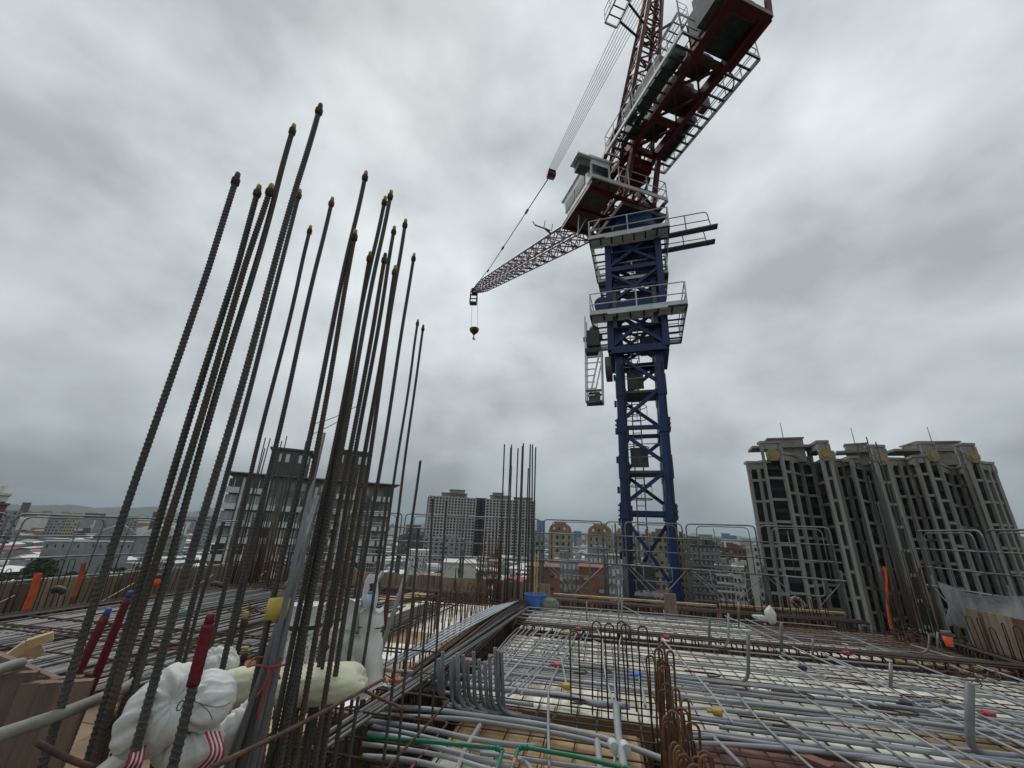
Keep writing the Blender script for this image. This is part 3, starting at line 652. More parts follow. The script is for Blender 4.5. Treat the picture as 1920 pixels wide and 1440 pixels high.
for i,(P,r) in enumerate(near): conduit([p for p in pxp(P,.10)],r*.9,'near',label='thick grey conduit curving across the foreground, %s counting downward by its left end'%ORD[i])
# two vertical-ish thick pipes with white collars, foreground right of centre
conduit(pxp([(1155,1320),(1160,1380),(1172,1445)],.16),.03,'near',label='thick grey pipe running towards the camera with white collars near its end')
mb=MB(); 
for x,y in ((1150,1398),(1172,1402)): q=onz(x,y,.17); mb.cyl(q-Vector((0,.04,0)),q+Vector((0,.04,0)),.036,12)
tag(mb.build('pipe_collar',WHITE),'pair of white collars on the thick grey pipe in the foreground','pipe fitting')
for k in range(9): conduit([G(-2.5+k*.03,4.7+k*.1,.15+.02*(k%2)),G(-2.4+k*.035,7,.17+.02*(k%2)),G(-2.2+k*.04,9.2+.1*k,.16)],.013,'pale',PVCW,k=4)
# upright stubs
def stub(px,ytop,ybase,r=.016,bend=None,m=PVC,dx=0,label=None):
    b0=onz(px+dx,ybase,.09); D=math.hypot(b0.x,b0.y); t=atd(px,ytop,D)
    P=[t,Vector((b0.x,b0.y,.09))]
    if bend: P.append(Vector((b0.x,b0.y,.09))+G(*bend))
    return conduit(P,r,'stub',m,rad=.14,sm=False,label=label)
STX=[822,830,845,858,868,888,898,909,918,928,934,940,852,876]
for px,y0,y1 in ((822,1235,1318),(830,1222,1322),(845,1235,1325),(858,1224,1328),(868,1228,1326),(888,1222,1330),(898,1236,1326),(909,1240,1330),(918,1230,1333),(928,1214,1335),(934,1220,1336),(940,1222,1336),(852,1230,1318),(876,1236,1322)):
    stub(px,y0,y1,.018,(rc.uniform(.1,.5),-.05),PVCD,dx=rc.uniform(-4,6),label='dark grey conduit stub in the upright row before the beam, %s from the left'%ORD[sorted(STX).index(px)])
for (px,y0,y1,bd,r,lab) in ((1330,1160,1216,None,.02,'short upright conduit stub left of the white plastic bag'),(1366,1150,1215,(-.4,.1),.016,'thin upright conduit stub behind the crosswise beam cage'),(1403,1190,1283,(-.7,0.02),.02,'upright conduit with a rounded bend at its foot in the middle of the deck'),(1465,1167,1226,None,.022,'upright pair of dark conduits below the white plastic bag'),(1818,1280,1412,(.3,0),.03,'tall thick conduit stub standing at the right foreground'),(1524,1197,1236,None,.016,'short thin stub on the brown plywood corner'),(1670,1243,1292,None,.018,'short stub right of the red box in the brown area'),(1742,1190,1226,(-.8,.1),.014,'thin bent stub left of the orange marker'),(1758,1185,1228,(.6,-.2),.014,'thin bent stub nearest the orange marker'),(1100,1128,1165,None,.014,'thin stub near the far timber edge'),(1160,1095,1165,(.2,-.8),.016,'tall conduit at the far edge bending down onto the deck, left one'),(1166,1100,1168,(.3,-.9),.016,'tall conduit at the far edge bending down onto the deck, right one'),(1385,1128,1176,None,.016,'conduit stub below the plastic bag at the far edge')):
    stub(px,y0,y1,r,bd,PVCD if r>.019 else GALV,label=lab)
# bundles of laid bars at the left
def strands(label,pts0,pts1,w,n,r,m,z,seed,name='bar_bundle',nm='bar'):
    rg=random.Random(seed); t=thing(name,label,'rebar bundle',pts0); cs=[rg.uniform(-.5,.5) for _ in range(max(3,n//5))]
    d=(pts1-pts0).normalized(); s=Vector((d.y,-d.x,0))
    for k in range(n):
        o=((k/(n-1)-.5)*.45+.6*cs[k%len(cs)])*w+rg.uniform(-.03,.03); e=rg.uniform(-.35,.35); skew=.12*cs[k%len(cs)]*w
        bar(nm,t,pts0+s*(o+rg.uniform(-.02,.02))+d*e+Vector((0,0,z+rg.uniform(0,.03))),pts1+s*(o*rg.uniform(.9,1.1)+rg.uniform(-.03,.03)+skew*2)+d*rg.uniform(-.5,.5)+Vector((0,0,z+rg.uniform(0,.07))),r,BUNDLED if (m is BUNDLE and k%3==0) else m)
strands('broad mat of grey ribbed bars laid lengthwise at the far left of the deck',G(-7.6,3.2),G(-7.5,10.2),1.7,52,.017,BUNDLE,.12,1)
strands('second mat of grey bars beside the far left one',G(-6.0,3.4),G(-6.1,10.0),1.4,40,.017,BUNDLE,.10,2)
strands('mat of grey bars right of a strip of bare white plywood',G(-4.6,3.8),G(-4.3,8.6),1.2,34,.016,BUNDLE,.09,3)
strands('mat of rusty bars next to the row of hairpin ties',G(-3.3,4.4),G(-3.2,9.0),.95,20,.015,REBAR,.09,4)
strands('long olive grey bars lying slantwise over the beam from the near column',G(-1.9,3.2),G(-1.55,8.1),.22,12,.014,BUNDLE,.24,5)
strands('crosswise top bars in the far left of the deck',G(-8.4,9.2),G(-2.4,9.3),1.2,7,.010,REBARR,.17,6)
strands('crosswise bars in the left part below the mats',G(-8.4,4.6),G(-2.4,4.7),1.8,6,.010,REBARR,.17,7)
# hairpins ------------------------------------------------------------
HP={}
def hairpin(p,h,w,ang,lean,label,group,r=.0085,m=REBARR):
    k=(round(h,1),round(w,2),r,m.name)
    if k not in HP:
        mb=MB(); hh,ww=k[0],k[1]; P=[(-ww/2,0,0)]+[(-ww/2*math.cos(math.pi*i/6),0,hh-ww/2+ww/2*math.sin(math.pi*i/6)) for i in range(7)]+[(ww/2,0,hh*.1)]
        mb.tube(P,r,5); HP[k]=mb.mesh('hairpin')
    o=place('hairpin_tie',HP[k],m,None,Matrix.Translation(Vector(p))@Matrix.Rotation(ang,4,'Z')@Matrix.Rotation(lean,4,'Y'))
    return tag(o,label,'hairpin tie',group)
rh=random.Random(4)
g1='hairpin ties along the left side of the long beam'; l1='rusty upright hairpin tie in the row along the left side of the long beam'
for k in range(34):
    b=4.9+k*.17; hairpin(G(-2.42+rh.uniform(-.04,.04),b,-.1),rh.choice([.6,.7,.8]),.09,rh.uniform(-.5,1.6),rh.uniform(-.07,.07),l1,g1)
for k in range(16):
    b=4.6+k*.33; hairpin(G(-2.85+rh.uniform(-.1,.1),b,-.05),rh.choice([.5,.6,.7]),.09,rh.uniform(0,1.6),rh.uniform(-.1,.1),'rusty hairpin tie scattered left of the long beam row','hairpin ties scattered left of the beam row')
for k in range(34):
    b=2.75+k*.05; hairpin(G(.42+.10*(k%2)+rh.uniform(-.03,.03),b,-.35),rh.choice([1.0,1.1]) if b>4.0 else rh.choice([.7,.8,.9]),.075,-GA+rh.uniform(-.4,.8),rh.uniform(-.05,.05),'rusty hairpin tie in the dense cluster right of centre foreground','hairpin ties in the dense foreground cluster',.009,REBARO)
for px,y1,h in ((1120,1342,.8),(1150,1350,.8),(1186,1352,.8),(1214,1358,.8),(1080,1338,.7),(1172,1340,.8)):
    hairpin(onz(px,y1,0),h,.085,-GA+rh.uniform(-.3,.3),rh.uniform(-.04,.04),'dark slender hairpin tie left of the dense cluster, %s of six from the left'%ORD[sorted([1120,1150,1186,1214,1080,1172]).index(px)],'slender hairpin ties in the foreground row',.008)
for k in range(16): hairpin(G(2.6+k*.14,10.95,-.1),.6,.08,rh.uniform(0,1.5),rh.uniform(-.1,.1),'thin hairpin tie standing at the far timber edge right of the mast','hairpin ties at the far timber edge')
for k in range(26): hairpin(G(5.98,4.6+k*.19,-.1),rh.choice([.5,.6,.7]),.08,rh.uniform(1.0,2.0),rh.uniform(-.12,.12),'thin hairpin tie along the right formwork wall','hairpin ties along the right wall')
for k in range(44):
    q=G(-8.98,3.3+k*.165,0) if k<32 else G(-8.6+(k-32)*.45,10.75,0)
    hairpin(q,rh.choice([.7,.8,.9]),.07,rh.uniform(0,2.0),rh.uniform(-.1,.1),'thin hairpin tie along the left formwork wall','hairpin ties along the left wall',.007)
for k,(x,y) in enumerate([(1110,1183),(1080,1192),(1085,1256),(1080,1310),(1130,1255),(1330,1262),(1380,1285),(1450,1350),(1500,1300),(1600,1275),(1660,1330),(1690,1330),(1745,1310),(1270,1193),(1560,1195),(1350,1215)]):
    q=onz(x,y,.13); mb=MB(); P=[q+G(-.28,0),q+G(.05,0),q+G(.1,-.03),q+G(.1,-.09),q+G(.05,-.12),q+G(-.05,-.12)]
    mb.tube(round_path(P,.03,3),.009,5); tag(mb.build('hook_bar',REBARR),'rusty hooked bar end lying on the mesh','hooked bar','hooked bar ends on the mesh')
# edge formwork --------------------------------------------------------
def wall(label,P0,P1,h,z0,m,pw,cap=None,name='formwork_wall',alt=None,seed=0,props=True):
    rg=random.Random(seed); A,B=G(*P0),G(*P1); d=B-A; L=d.length; d/=L; n=Vector((d.y,-d.x,0)); t=thing(name,label,'formwork wall',(A.x,A.y,z0)); N=int(L/pw)
    for i in range(N):
        c=A+d*(i+.5)*L/N; mm=alt if alt and rg.random()<.35 else m; hh=h+rg.uniform(-.02,.02); dz=rg.uniform(-.012,.012)
        M=Matrix(((d.x*(L/N-.012),n.x*.03,0,c.x+n.x*dz),(d.y*(L/N-.012),n.y*.03,0,c.y+n.y*dz),(0,0,hh,z0+hh/2),(0,0,0,1)))
        place('board',unitbox('wb'+mm.name),mm,t,M)
        if props and i%2==0: bar('stud',t,c+n*.05+d*.1+Vector((0,0,z0)),c+n*.05+d*.1+Vector((0,0,z0+hh-.03)),.018,PLYB,4)
    if cap:
        mb=MB(); mb.beam(A+Vector((0,0,z0+h+.045)),B+Vector((0,0,z0+h+.045)),.12,.04); mb.build('cap_plank',cap,t)
    return t
wall('low brown formwork edge with a pale plank on top, at the far side under the mast',(-1.2,11.2),(2.55,11.2),.5,-.35,PLYB,.28,PLANK,alt=PLYT,seed=1)
wall('low formwork edge with a pale plank on top, behind the white plastic bag',(2.65,11.25),(5.2,11.3),.5,-.33,FORM,.32,PLANK,alt=PLYB,seed=2)
wall('plywood formwork wall standing at the left edge of the deck',(-9.3,2.8),(-9.3,10.9),.95,-.4,FORM,.32,seed=3,alt=FORMG)
wall('plywood formwork wall along the far left side of the deck',(-9.1,11.0),(-2.9,11.0),.85,-.4,FORM,.6,seed=4,alt=PLYT)
wall('tall brown plywood wall along the right side of the deck',(6.35,9.6),(6.35,3.2),1.0,-.35,FORM,.45,seed=5,alt=PLYB)
wall('grey walkway boards in the gap behind the centre bars',(-2.8,11.3),(-1.3,11.3),.8,-.4,FORM,.5,seed=6)
mb=MB(); q=onz(1262,1150,.12); mb.frame(q+Vector((0,.1,.1)),G(.12,0),G(0,.05),(0,0,.26)); tag(mb.build('timber_post',FORMG),'short weathered timber post at the foot of the mast by the plank','timber post')
# guard frames ----------------------------------------------------------
def guard(A,B,ztop,label,zr=(.0,.37,.73,1.1),zlow=-1.0,extra=True):
    A,B=Vector(A),Vector(B); d=B-A; L=d.length; d/=L; n=Vector((d.y,-d.x,0)); t=thing('guard_frame',label,'guard rail',(A.x,A.y,zlow))
    V=lambda x,z,o=0:Vector((A.x,A.y,0))+d*x+n*o+Vector((0,0,z))
    mb=MB(); mb.tube(round_path([V(.05,zlow),V(.05,ztop),V(L-.05,ztop),V(L-.05,zlow)],.12,4),.018,7); mb.build('outer_hoop',GALV,t)
    mb=MB(); mb.tube(round_path([V(.3,ztop-1.1,.04),V(.3,ztop-.05,.04),V(L-.2,ztop-.05,.04),V(L-.2,ztop-1.1,.04)],.12,4),.012,6); mb.build('inner_hoop',GALV,t)
    for z in zr[1:]: bar('rail',t,V(-.05,ztop-z,.03),V(L+.05,ztop-z-.005,.03),.014 if z<1 else .022,GALV,6)
    bar('upright',t,V(L*.42,ztop-zr[-1],.02),V(L*.42,ztop-.1,.02),.01,GALV,5)
    for s in (0,1): bar('brace',t,V(.05 if s else L-.05,ztop-1.15,-.03),V(L-.05 if s else .05,zlow+.3,-.03),.012,GALV,5)
    bar('brace',t,V(.05,ztop-1.2,-.9),V(L-.05,zlow+.5,-.9),.012,GALV,5)
    if extra:
        mb=MB(); mb.tube(round_path([V(L*.3,ztop-1.1,.05),V(L*.3,ztop-1.45,.05),V(L*.75,ztop-1.45,.05),V(L*.75,ztop-1.1,.05)],.1,4),.016,6); mb.build('low_hoop',GALV,t)
    for x in (.02,L-.02): bar('post',t,V(x,zlow,-.06),V(x,ztop-.9,-.06),.024,GALV,6)
pl=['far left','left of the cream building','in front of the pale slab towers','behind the centre bars','in front of the left brick block','in front of the right brick block','before the foot of the blue mast','right beside the blue mast','before the low roofs right of the mast','at the far corner before the nearest stone tower']
xs=[-4.9,-3.15,-1.45,.25,1.0,2.72,4.68,6.3,7.75]
prev=None
far=[atd(x,y,D) for x,y,D in [(560,957,12.9),(655,960,12.7),(758,962,12.5),(872,968,12.5),(1016,973,12.45),(1133,978,12.4),(1168,983,12.3),(1282,986,12.2),(1420,991,12.2),(1560,993,12.1)]]
for i in range(len(far)-1):
    A,B=far[i],far[i+1]
    if (B-A).length<.8: A=far[i-1]+ (B-A)*0 ; 
    if i==5: A=far[5]-Vector((.0,.0,0)); 
    guard((A.x,A.y,0),(B.x,B.y,0),1.99,'galvanised guard frame of the far row, '+pl[i])
rp0=[G(6.9,11.2-1.75*k) for k in range(5)]
for i in range(4): guard(rp0[i],rp0[i+1],1.98,'galvanised guard frame along the right side, %s from the far corner'%ORD[i])
lp0=[G(-9.9,10.6-1.75*k) for k in range(5)]
for i in range(4): guard(lp0[i],lp0[i+1],1.60,'galvanised guard frame along the left side, %s from the far corner'%ORD[i])
lf=[G(-9.7+1.75*k,11.7) for k in range(3)]
for i in range(2): guard(lf[i],lf[i+1],1.70,'galvanised guard frame at the far left corner, %s one'%['left','right'][i])
# net on the right
def net():
    mb=MB(); nx,nz=26,8; P0,P1=G(6.55,10.4),G(6.55,3.5)
    for j in range(nz+1):
        for i in range(nx+1):
            t=i/nx; p=P0.lerp(P1,t); top=1.02-.12*abs(math.sin(t*math.pi*4))-.1*t; z=top+(.25-top)*j/nz
            o=.06*math.sin(t*40+j*.6)+.08*noise.noise(Vector((t*9,j*.3,2))); q=p+G(o,0); mb.v.append((q.x,q.y,z))
    for j in range(nz):
        for i in range(nx): a=j*(nx+1)+i; mb.f.append((a,a+1,a+nx+2,a+nx+1)); mb.sm.append(True)
    tag(mb.build('safety_net',NETG),'grey see-through safety net sagging from the right guard rail','safety net')
net()

# clutter: tangled tie wire, offcuts
rw=random.Random(31)
for k,(a,b,z,s,lab) in enumerate([(-3.6,9.6,.2,.35,'tangle of rusty bent bars on the pale plywood left of the centre bars'),(-7.4,8.9,.3,.3,'tangle of rusty wire on the far left bar mat'),(-5.6,6.3,.25,.3,'tangle of rusty bars right of the large yellow capped bar'),(4.6,7.2,.12,.2,'small tangle of tie wire on the right part of the deck'),(1.6,3.6,.1,.18,'small tangle of tie wire on the red brown plywood'),(5.2,9.4,.15,.3,'tangle of bent bars on the brown plywood in the right corner'),(-2.0,4.4,.15,.25,'rusty bent bars at the near end of the deep beam cage')]):
    mb=MB()
    for j in range(9):
        c=G(a+rw.uniform(-s,s)*.6,b+rw.uniform(-s,s)*.6,z); P=[c]
        for q in range(5): c=c+Vector((rw.uniform(-s,s)*.5,rw.uniform(-s,s)*.5,rw.uniform(-.05,.06))); c.z=max(.06,c.z); P.append(c)
        mb.tube(smooth_path(P,3),.007,4)
    tag(mb.build('wire_tangle',REBARR),lab,'wire tangle')
for k in range(24):
    a,b=rw.uniform(-1.2,5.5),rw.uniform(4.9,10.2); 
    if 7.6<b<8.3: continue
    c=G(a,b,.075); an=rw.uniform(0,3.1); l=rw.uniform(.05,.2); v=Vector((math.cos(an),math.sin(an),0)); mb=MB(); mb.beam(c-v*l/2,c+v*l/2,rw.uniform(.01,.05),.01)
    tag(mb.build('offcut',rw.choice([PLANK,PVCW,REBARR,WHITE,PLYT])),'small offcut or scrap lying on the mesh','scrap','scraps lying on the mesh')
# ------------------------------------------------------------------ tower crane
def crane():
    F0=Vector((4.31,15.41,0)); w=1.57; er=Vector((.948,-.318,0)); ed=Vector((.318,.948,0)); lean=Vector((.0155,-.0045,1))
    def mp(i,j,z,o=0): return F0+er*(w*i)+ed*(w*j)+Vector((lean.x*(z+.7),lean.y*(z+.7),z))
    t=thing('tower_crane','blue mast luffing tower crane with dark red boom and counter jib towering over the deck','crane',(F0.x,F0.y,GZ))
    def B(nm,p0,p1,wd,m,h=None,par=None):
        mb=MB(); mb.beam(p0,p1,wd,h); return mb.build(nm,m,par or t)
    zz=[-38,-11,-6.9,-2.9]+[atd(1170,y,16).z for y in (958,800,658)]
    zz=[z for z in zz]
    ztop=zz[-1]
    for i in (0,1):
        for j in (0,1):
            B('mast_leg',mp(i,j,GZ),mp(i,j,ztop+.3),.30,BLUE)
            for z in zz[1:]: B('joint_sleeve',mp(i,j,z-.28),mp(i,j,z+.28),.40,BLUE)
    faces=[((0,0),(1,0)),((0,1),(1,1)),((0,0),(0,1)),((1,0),(1,1))]
    for k in range(1,len(zz)-1):
        z0,z1=zz[k],zz[k+1]; zm=(z0+z1)/2
        for f,(A,Bq) in enumerate(faces):
            fl=f in (1,2); a,b=(Bq,A) if fl else (A,Bq)
            B('mast_brace',mp(*a,z1-.25),mp(*b,zm+.1),.15,BLUE,.13); B('mast_brace',mp(*b,zm-.1),mp(*a,z0+.25),.15,BLUE,.13)
            B('mast_crossbeam',mp(*A,z1-.06),mp(*Bq,z1-.06),.13,BLUE,.16)
            c=mp(*b,zm); d=(mp(*a,zm)-c).normalized(); mb=MB(); mb.beam(c-Vector((0,0,.42)),c+Vector((0,0,.42)),.36,.36); mb.build('gusset_plate',BLUE,t)
        # rest platform, box and caged ladder inside
        p=mp(.5,.5,zm-.15); mb=MB(); mb.frame(p,er*.62,ed*.62,(0,0,.05)); mb.build('rest_platform',GREYM,t)
        mb=MB(); mb.frame(mp(.38,.3,zm+.45),er*.33,ed*.05,(0,0,.38)); mb.build('panel_box',GREYM,t)
        mb=MB()
        for s in(0,.42): mb.beam(mp(.25+s*.5,.75,z0),mp(.25+s*.5,.75,z1),.045)
        for q in range(12): zq=z0+(z1-z0)*q/12; mb.beam(mp(.25,.75,zq),mp(.46,.75,zq),.03)
        for zq in (zm-.6,zm-1.1,zm+.9):
            mb.tube([mp(.35+.28*math.cos(a),.55+.28*math.sin(a),zq) for a in [i*.63 for i in range(11)]],.02,4)
        for a in range(4): mb.beam(mp(.35+.28*math.cos(a*1.5),.55+.28*math.sin(a*1.5),zm-1.1),mp(.35+.28*math.cos(a*1.5),.55+.28*math.sin(a*1.5),zm-.6),.02)
        mb.build('ladder',GALV,t)
        mb=MB(); 
        for e in ((.1,.05),(.9,.05),(.9,.9)): mb.beam(mp(e[0],e[1],zm-.1),mp(e[0],e[1],zm+1.0),.03)
        for zq in (.5,1.0): mb.beam(mp(.1,.05,zm-.1+zq),mp(.9,.05,zm-.1+zq),.03); mb.beam(mp(.9,.05,zm-.1+zq),mp(.9,.9,zm-.1+zq),.03)
        mb.build('inner_rail',GALV,t)
    for k in range(40): 
        if k%3==0: B('mast_cleat',mp(-.14,.1,-6+k*.38),mp(-.14,.1,-5.75+k*.38),.09,BLACK)
    for k,(i,j) in enumerate(((.06,-.12),(.12,-.14),(1.08,-.12))):
        mb=MB(); mb.tube([mp(i+.02*math.sin(q*1.7+k),j,-8+q*1.25) for q in range(int((ztop+8)/1.25)+1)],.022,5); mb.build('power_cable',BLACK,t)
    for z in zz[2:]:
        for i in (-.13,1.13):
            mb=MB()
            for q in (-.18,.0,.18): mb.cyl(mp(i,-.14,z+q),mp(i,-.22,z+q),.035,6)
            mb.build('joint_bolts',GREYM,t)
    # climbing cage
    zc0=ztop-.1; zc1=atd(1150,452,16).z; cw=.19
    def cp(i,j,z): return mp(i*(1+2*cw)-cw,j*(1+2*cw)-cw,z)
    for i in (0,1):
        for j in (0,1): B('cage_leg',cp(i,j,zc0),cp(i,j,zc1),.26,BLUE)
    for i in (0,1):
        for j in (0,1): B('mast_leg',mp(i,j,ztop),mp(i,j,zc1+.3),.24,BLUE)
    zl=[zc0,zc0+(zc1-zc0)*.36,zc0+(zc1-zc0)*.68,zc1]
    for k,z in enumerate(zl):
        for (A,Bq) in faces: B('cage_ring_beam',cp(*A,z),cp(*Bq,z),.22,BLUE,.30 if k in(0,1) else .2)
    for k in range(3):
        z0,z1=zl[k]+.15,zl[k+1]-.15
        for f,(A,Bq) in enumerate(faces):
            B('cage_brace',cp(*A,z0),cp(*Bq,z1),.13,BLUE); B('cage_brace',cp(*Bq,z0),cp(*A,z1),.13,BLUE)
        for (A,Bq) in faces[:3]:
            B('cage_strut',cp(*A,(z0+z1)/2),cp(*Bq,(z0+z1)/2),.09,BLUE); B('mast_brace',mp(*A,z0),mp(*Bq,(z0+z1)/2),.10,BLACK); B('mast_brace',mp(*Bq,(z0+z1)/2),mp(*A,z1),.10,BLACK)
        mb=MB(); mb.frame(mp(.75,.6,z0+.5),er*.3,ed*.25,(0,0,.35)); mb.build('equipment_box',GREYM,t)
        for q in (.3,.6): B('cage_strut',cp(0,1,z0+(z1-z0)*q),cp(1,1,z0+(z1-z0)*q),.08,BLACK); B('cage_strut',mp(0,.5,z0+(z1-z0)*q),mp(1,.5,z0+(z1-z0)*q),.07,GREYM)
        mb=MB()
        for s in(0,.42): mb.beam(mp(.3+s*.5,.65,z0-.2),mp(.3+s*.5,.65,z1+.2),.045)
        for q in range(9): zq=z0+(z1-z0)*q/9; mb.beam(mp(.3,.65,zq),mp(.51,.65,zq),.03)
        mb.build('ladder',GALV,t)
    mb=MB(); mb.cyl(cp(0,0,zl[1])+Vector((-.15,0,.1))-er*.15-ed*.2,cp(0,0,zl[1])+ed*.6-er*.15+Vector((-.15,0,.1)),.34,16); mb.build('roller_housing',BLUE,t)
    for px in (.1,.85): B('guide_post',cp(px,-.05,zl[1]-1.1),cp(px,-.05,zl[1]+.6),.16,GREYM)
    # platforms round the cage
    def platform(nm,z,x0,x1,y0,y1,rail=1.05,board=.24,joists=True,sides=(1,1,1,1),par=None):
        P=lambda a,b,q=0: mp(0,0,z)+er*a+ed*b+Vector((0,0,q))
        pf=MB(); 
        for a,b,c,d in ((x0,y0,x1,y0),(x0,y1,x1,y1),(x0,y0,x0,y1),(x1,y0,x1,y1)): pf.beam(P(a,b,board/2-.03),P(c,d,board/2-.03),.05,board)
        fr=pf.build(nm,WHITE,t)
        j=MB(); xi0,xi1,yi0,yi1=x0+.75,x1-.75,y0+.75,y1-.75
        nx=7
        for k in range(nx+1):
            x=x0+(x1-x0)*k/nx; j.beam(P(x,y0),P(x,y0+.7),.06); j.beam(P(x,y1-.7),P(x,y1),.06)
        ny=6
        for k in range(ny+1):
            y=y0+(y1-y0)*k/ny; j.beam(P(x0,y),P(x0+.7,y),.06); j.beam(P(x1-.7,y),P(x1,y),.06)
        j.build('joists',BLACK,fr)
        d=MB(); d.frame((P(x0,y0)+P(x1,y0))/2+ed*.55+Vector((0,0,.05)),er*(x1-x0)/2,ed*.06,(0,0,.11)); d.frame((P(x0,y0)+P(x1,y0))/2+ed*.33+Vector((0,0,.10)),er*(x1-x0)/2,ed*.16,(0,0,.012)); d.build('walk_board',WHITE,fr)
        r=MB()
        for q in (rail*.5,rail): r.tube(round_path([P(x0,y1,q),P(x0,y0,q),P(x1,y0,q),P(x1,y1,q),P(x0,y1,q)],.12,3),.024,6)
        for a,b in ((x0,y0),(x1,y0),((x0+x1)/2,y0),(x0,(y0+y1)/2),(x1,(y0+y1)/2),(x0,y1),(x1,y1)): r.beam(P(a,b),P(a,b,rail),.05)
        r.build('guard_rail',WHITE,fr)
        return P
    z1=atd(1200,580,15).z; Pa=mp(0,0,z1)
    P1=platform('lower_platform',z1,-1.05,2.72,-.95,2.6)
    z2=atd(1180,436,15).z; P2=platform('upper_platform',z2,-1.05,2.35,-.95,2.5)
    platform('middle_platform',atd(1180,525,16).z,-.75,2.2,-.1,2.1,rail=.9,board=.14)
    # planks sticking out to the right
    for o,zq in ((-.1,.12),(.75,.0)):
        mb=MB(); a=P2(1.2,o,zq); b=P2(4.35,o-.1,zq+.05); mb.beam(a,b,.30,.07); mb.beam(a+Vector((0,0,.09)),b+Vector((0,0,.09)),.03,.1); mb.build('outrigger_plank',GREYM,t)
    mb=MB(); 
    for o in (-.25,.95):
        mb.tube(round_path([P2(2.3,o,.0),P2(2.3,o,1.0),P2(4.0,o,1.0),P2(4.1,o,.1)],.15,3),.022,6); mb.beam(P2(2.3,o,.55),P2(4.05,o,.55),.03); mb.beam(P2(3.1,o,.1),P2(3.1,o,1.0),.04)
    mb.build('outrigger_rail',GALV,t)
    # left hanging gear: motor, ladder frame, basket, sheave
    q=mp(-.62,-.35,atd(1118,632,15.2).z)
    mb=MB(); mb.frame(q,er*.26,ed*.3,(0,0,.36)); mb.cyl(q+Vector((0,0,.36)),q+Vector((0,0,.62)),.17,10); mb.cyl(q-er*.42+Vector((0,0,.1)),q+er*.36+Vector((0,0,.1)),.13,8); mb.frame(q-Vector((0,0,.55)),er*.33,ed*.3,(0,0,.1)); mb.build('hydraulic_motor',BLACK,t)
    zt=atd(1118,655,15.2).z; zb=atd(1118,752,15.2).z
    def H(a,b,z): return mp(-.62,-.35,z)+er*a+ed*b
    mb=MB()
    for a in(-.32,.32):
        for b in(-.25,.25): mb.beam(H(a,b,zb),H(a,b,zt+1.6 if a<0 else zt),.055)
    for k in range(9): zq=zb+(zt-zb)*k/8; mb.beam(H(-.32,-.25,zq),H(.32 if k>5 else .05,-.25,zq),.04)
    mb.beam(H(.28,-.25,zt),H(-.12,-.25,zb+.4),.06); mb.beam(H(.32,-.25,zt-.6),H(.05,-.25,zb+.4),.05)
    mb.build('hanging_ladder',WHITE,t)
    mb=MB(); mb.frame(H(0,0,zb+.02),er*.32,ed*.28,(0,0,.03)); 
    for s in (-1,1): mb.beam(H(-.3,-.28*s,zb+.45),H(.3,-.28*s,zb+.45),.05,.09)
    mb.frame(H(0,-.05,zb+.25),er*.22,ed*.1,(0,0,.18)); mb.build('basket',GREYM,t)
    c=mp(-.25,-.3,atd(1143,686,15.2).z); mb=MB(); mb.cyl(c-er*.11,c+er*.11,.52,20); mb.build('sheave_wheel',GREYM,t)
    # slewing ring
    J=Vector((5.6,15.75,0)); zs=zc1; cu=Vector((.302,-.953,0)); cv=Vector((.953,.302,0))
    def Q(u,v,z): return J+cu*u+cv*v+Vector((0,0,z))
    top=mp(.5,.5,zs)
    mb=MB(); mb.tube([Vector((J.x,J.y,zs-.2)),Vector((J.x,J.y,zs+.25)),Vector((J.x,J.y,zs+.3)),Vector((J.x,J.y,zs+1.15))],1,24,True,[1.0,1.0,1.15,1.15]); mb.build('slewing_ring',BLUE,t)
    mb=MB(); mb.frame(Q(0,-.1,zs+1.27),cu*1.15,cv*1.2,(0,0,.12)); mb.build('turntable',BLACK,t)
    zd=16.2
    # deck under the cab
    dk=MB()
    for v in (-3.0,-1.5,-.5,.75): dk.beam(Q(1.5,v,zd),Q(-1.6,v,zd),.10,.16)
    for u in (1.1,-.2,-1.5): dk.beam(Q(u,-3.05,zd),Q(u,.8,zd),.12,.18)
    dk.build('slewing_deck_beams',RED,t)
    mb=MB(); mb.frame(Q(.0,-2.35,zd+.14),cu*1.55,cv*.7,(0,0,.02)); mb.build('cab_floor',CABU,t)
    mb=MB()
    for k in range(9): mb.beam(Q(1.6,-3.1+3.95*k/8,zd+.14),Q(1.15,-3.1+3.95*k/8,zd+.14),.04)
    mb.frame(Q(1.62,-1.12,zd+.2),cu*.03,cv*1.98,(0,0,.09)); mb.frame(Q(.2,.88,zd+.2),cu*1.4,cv*.03,(0,0,.1)); mb.build('kick_board',WHITE,t)
    mb=MB()
    for q in (.55,1.05): mb.tube(round_path([Q(1.6,-1.7,zd+.2+q),Q(1.6,.87,zd+.2+q),Q(-1.3,.87,zd+.2+q)],.15,3),.022,6)
    for v in (-1.7,-1.2,-.2,.85): mb.beam(Q(1.6,v,zd+.2),Q(1.6,v,zd+1.25),.045)
    for u in (.8,-.3,-1.3): mb.beam(Q(u,.87,zd+.2),Q(u,.87,zd+1.25),.045)
    mb.build('deck_rail',WHITE,t)
    # cab
    cb=MB(); u0,u1,v0,v1=1.3,-1.5,-3.0,-1.95; h=1.6
    cb.add([Q(u0,v0,zd+.16),Q(u0,v1,zd+.16),Q(u1+.5,v1,zd+.16),Q(u1+.5,v0,zd+.16),Q(u0,v0,zd+h),Q(u0,v1,zd+h),Q(u1,v1,zd+h),Q(u1,v0,zd+h)],[(0,3,2,1),(4,5,6,7),(0,1,5,4),(1,2,6,5),(2,3,7,6),(3,0,4,7)])
    cab=cb.build('cab',CABW,t)
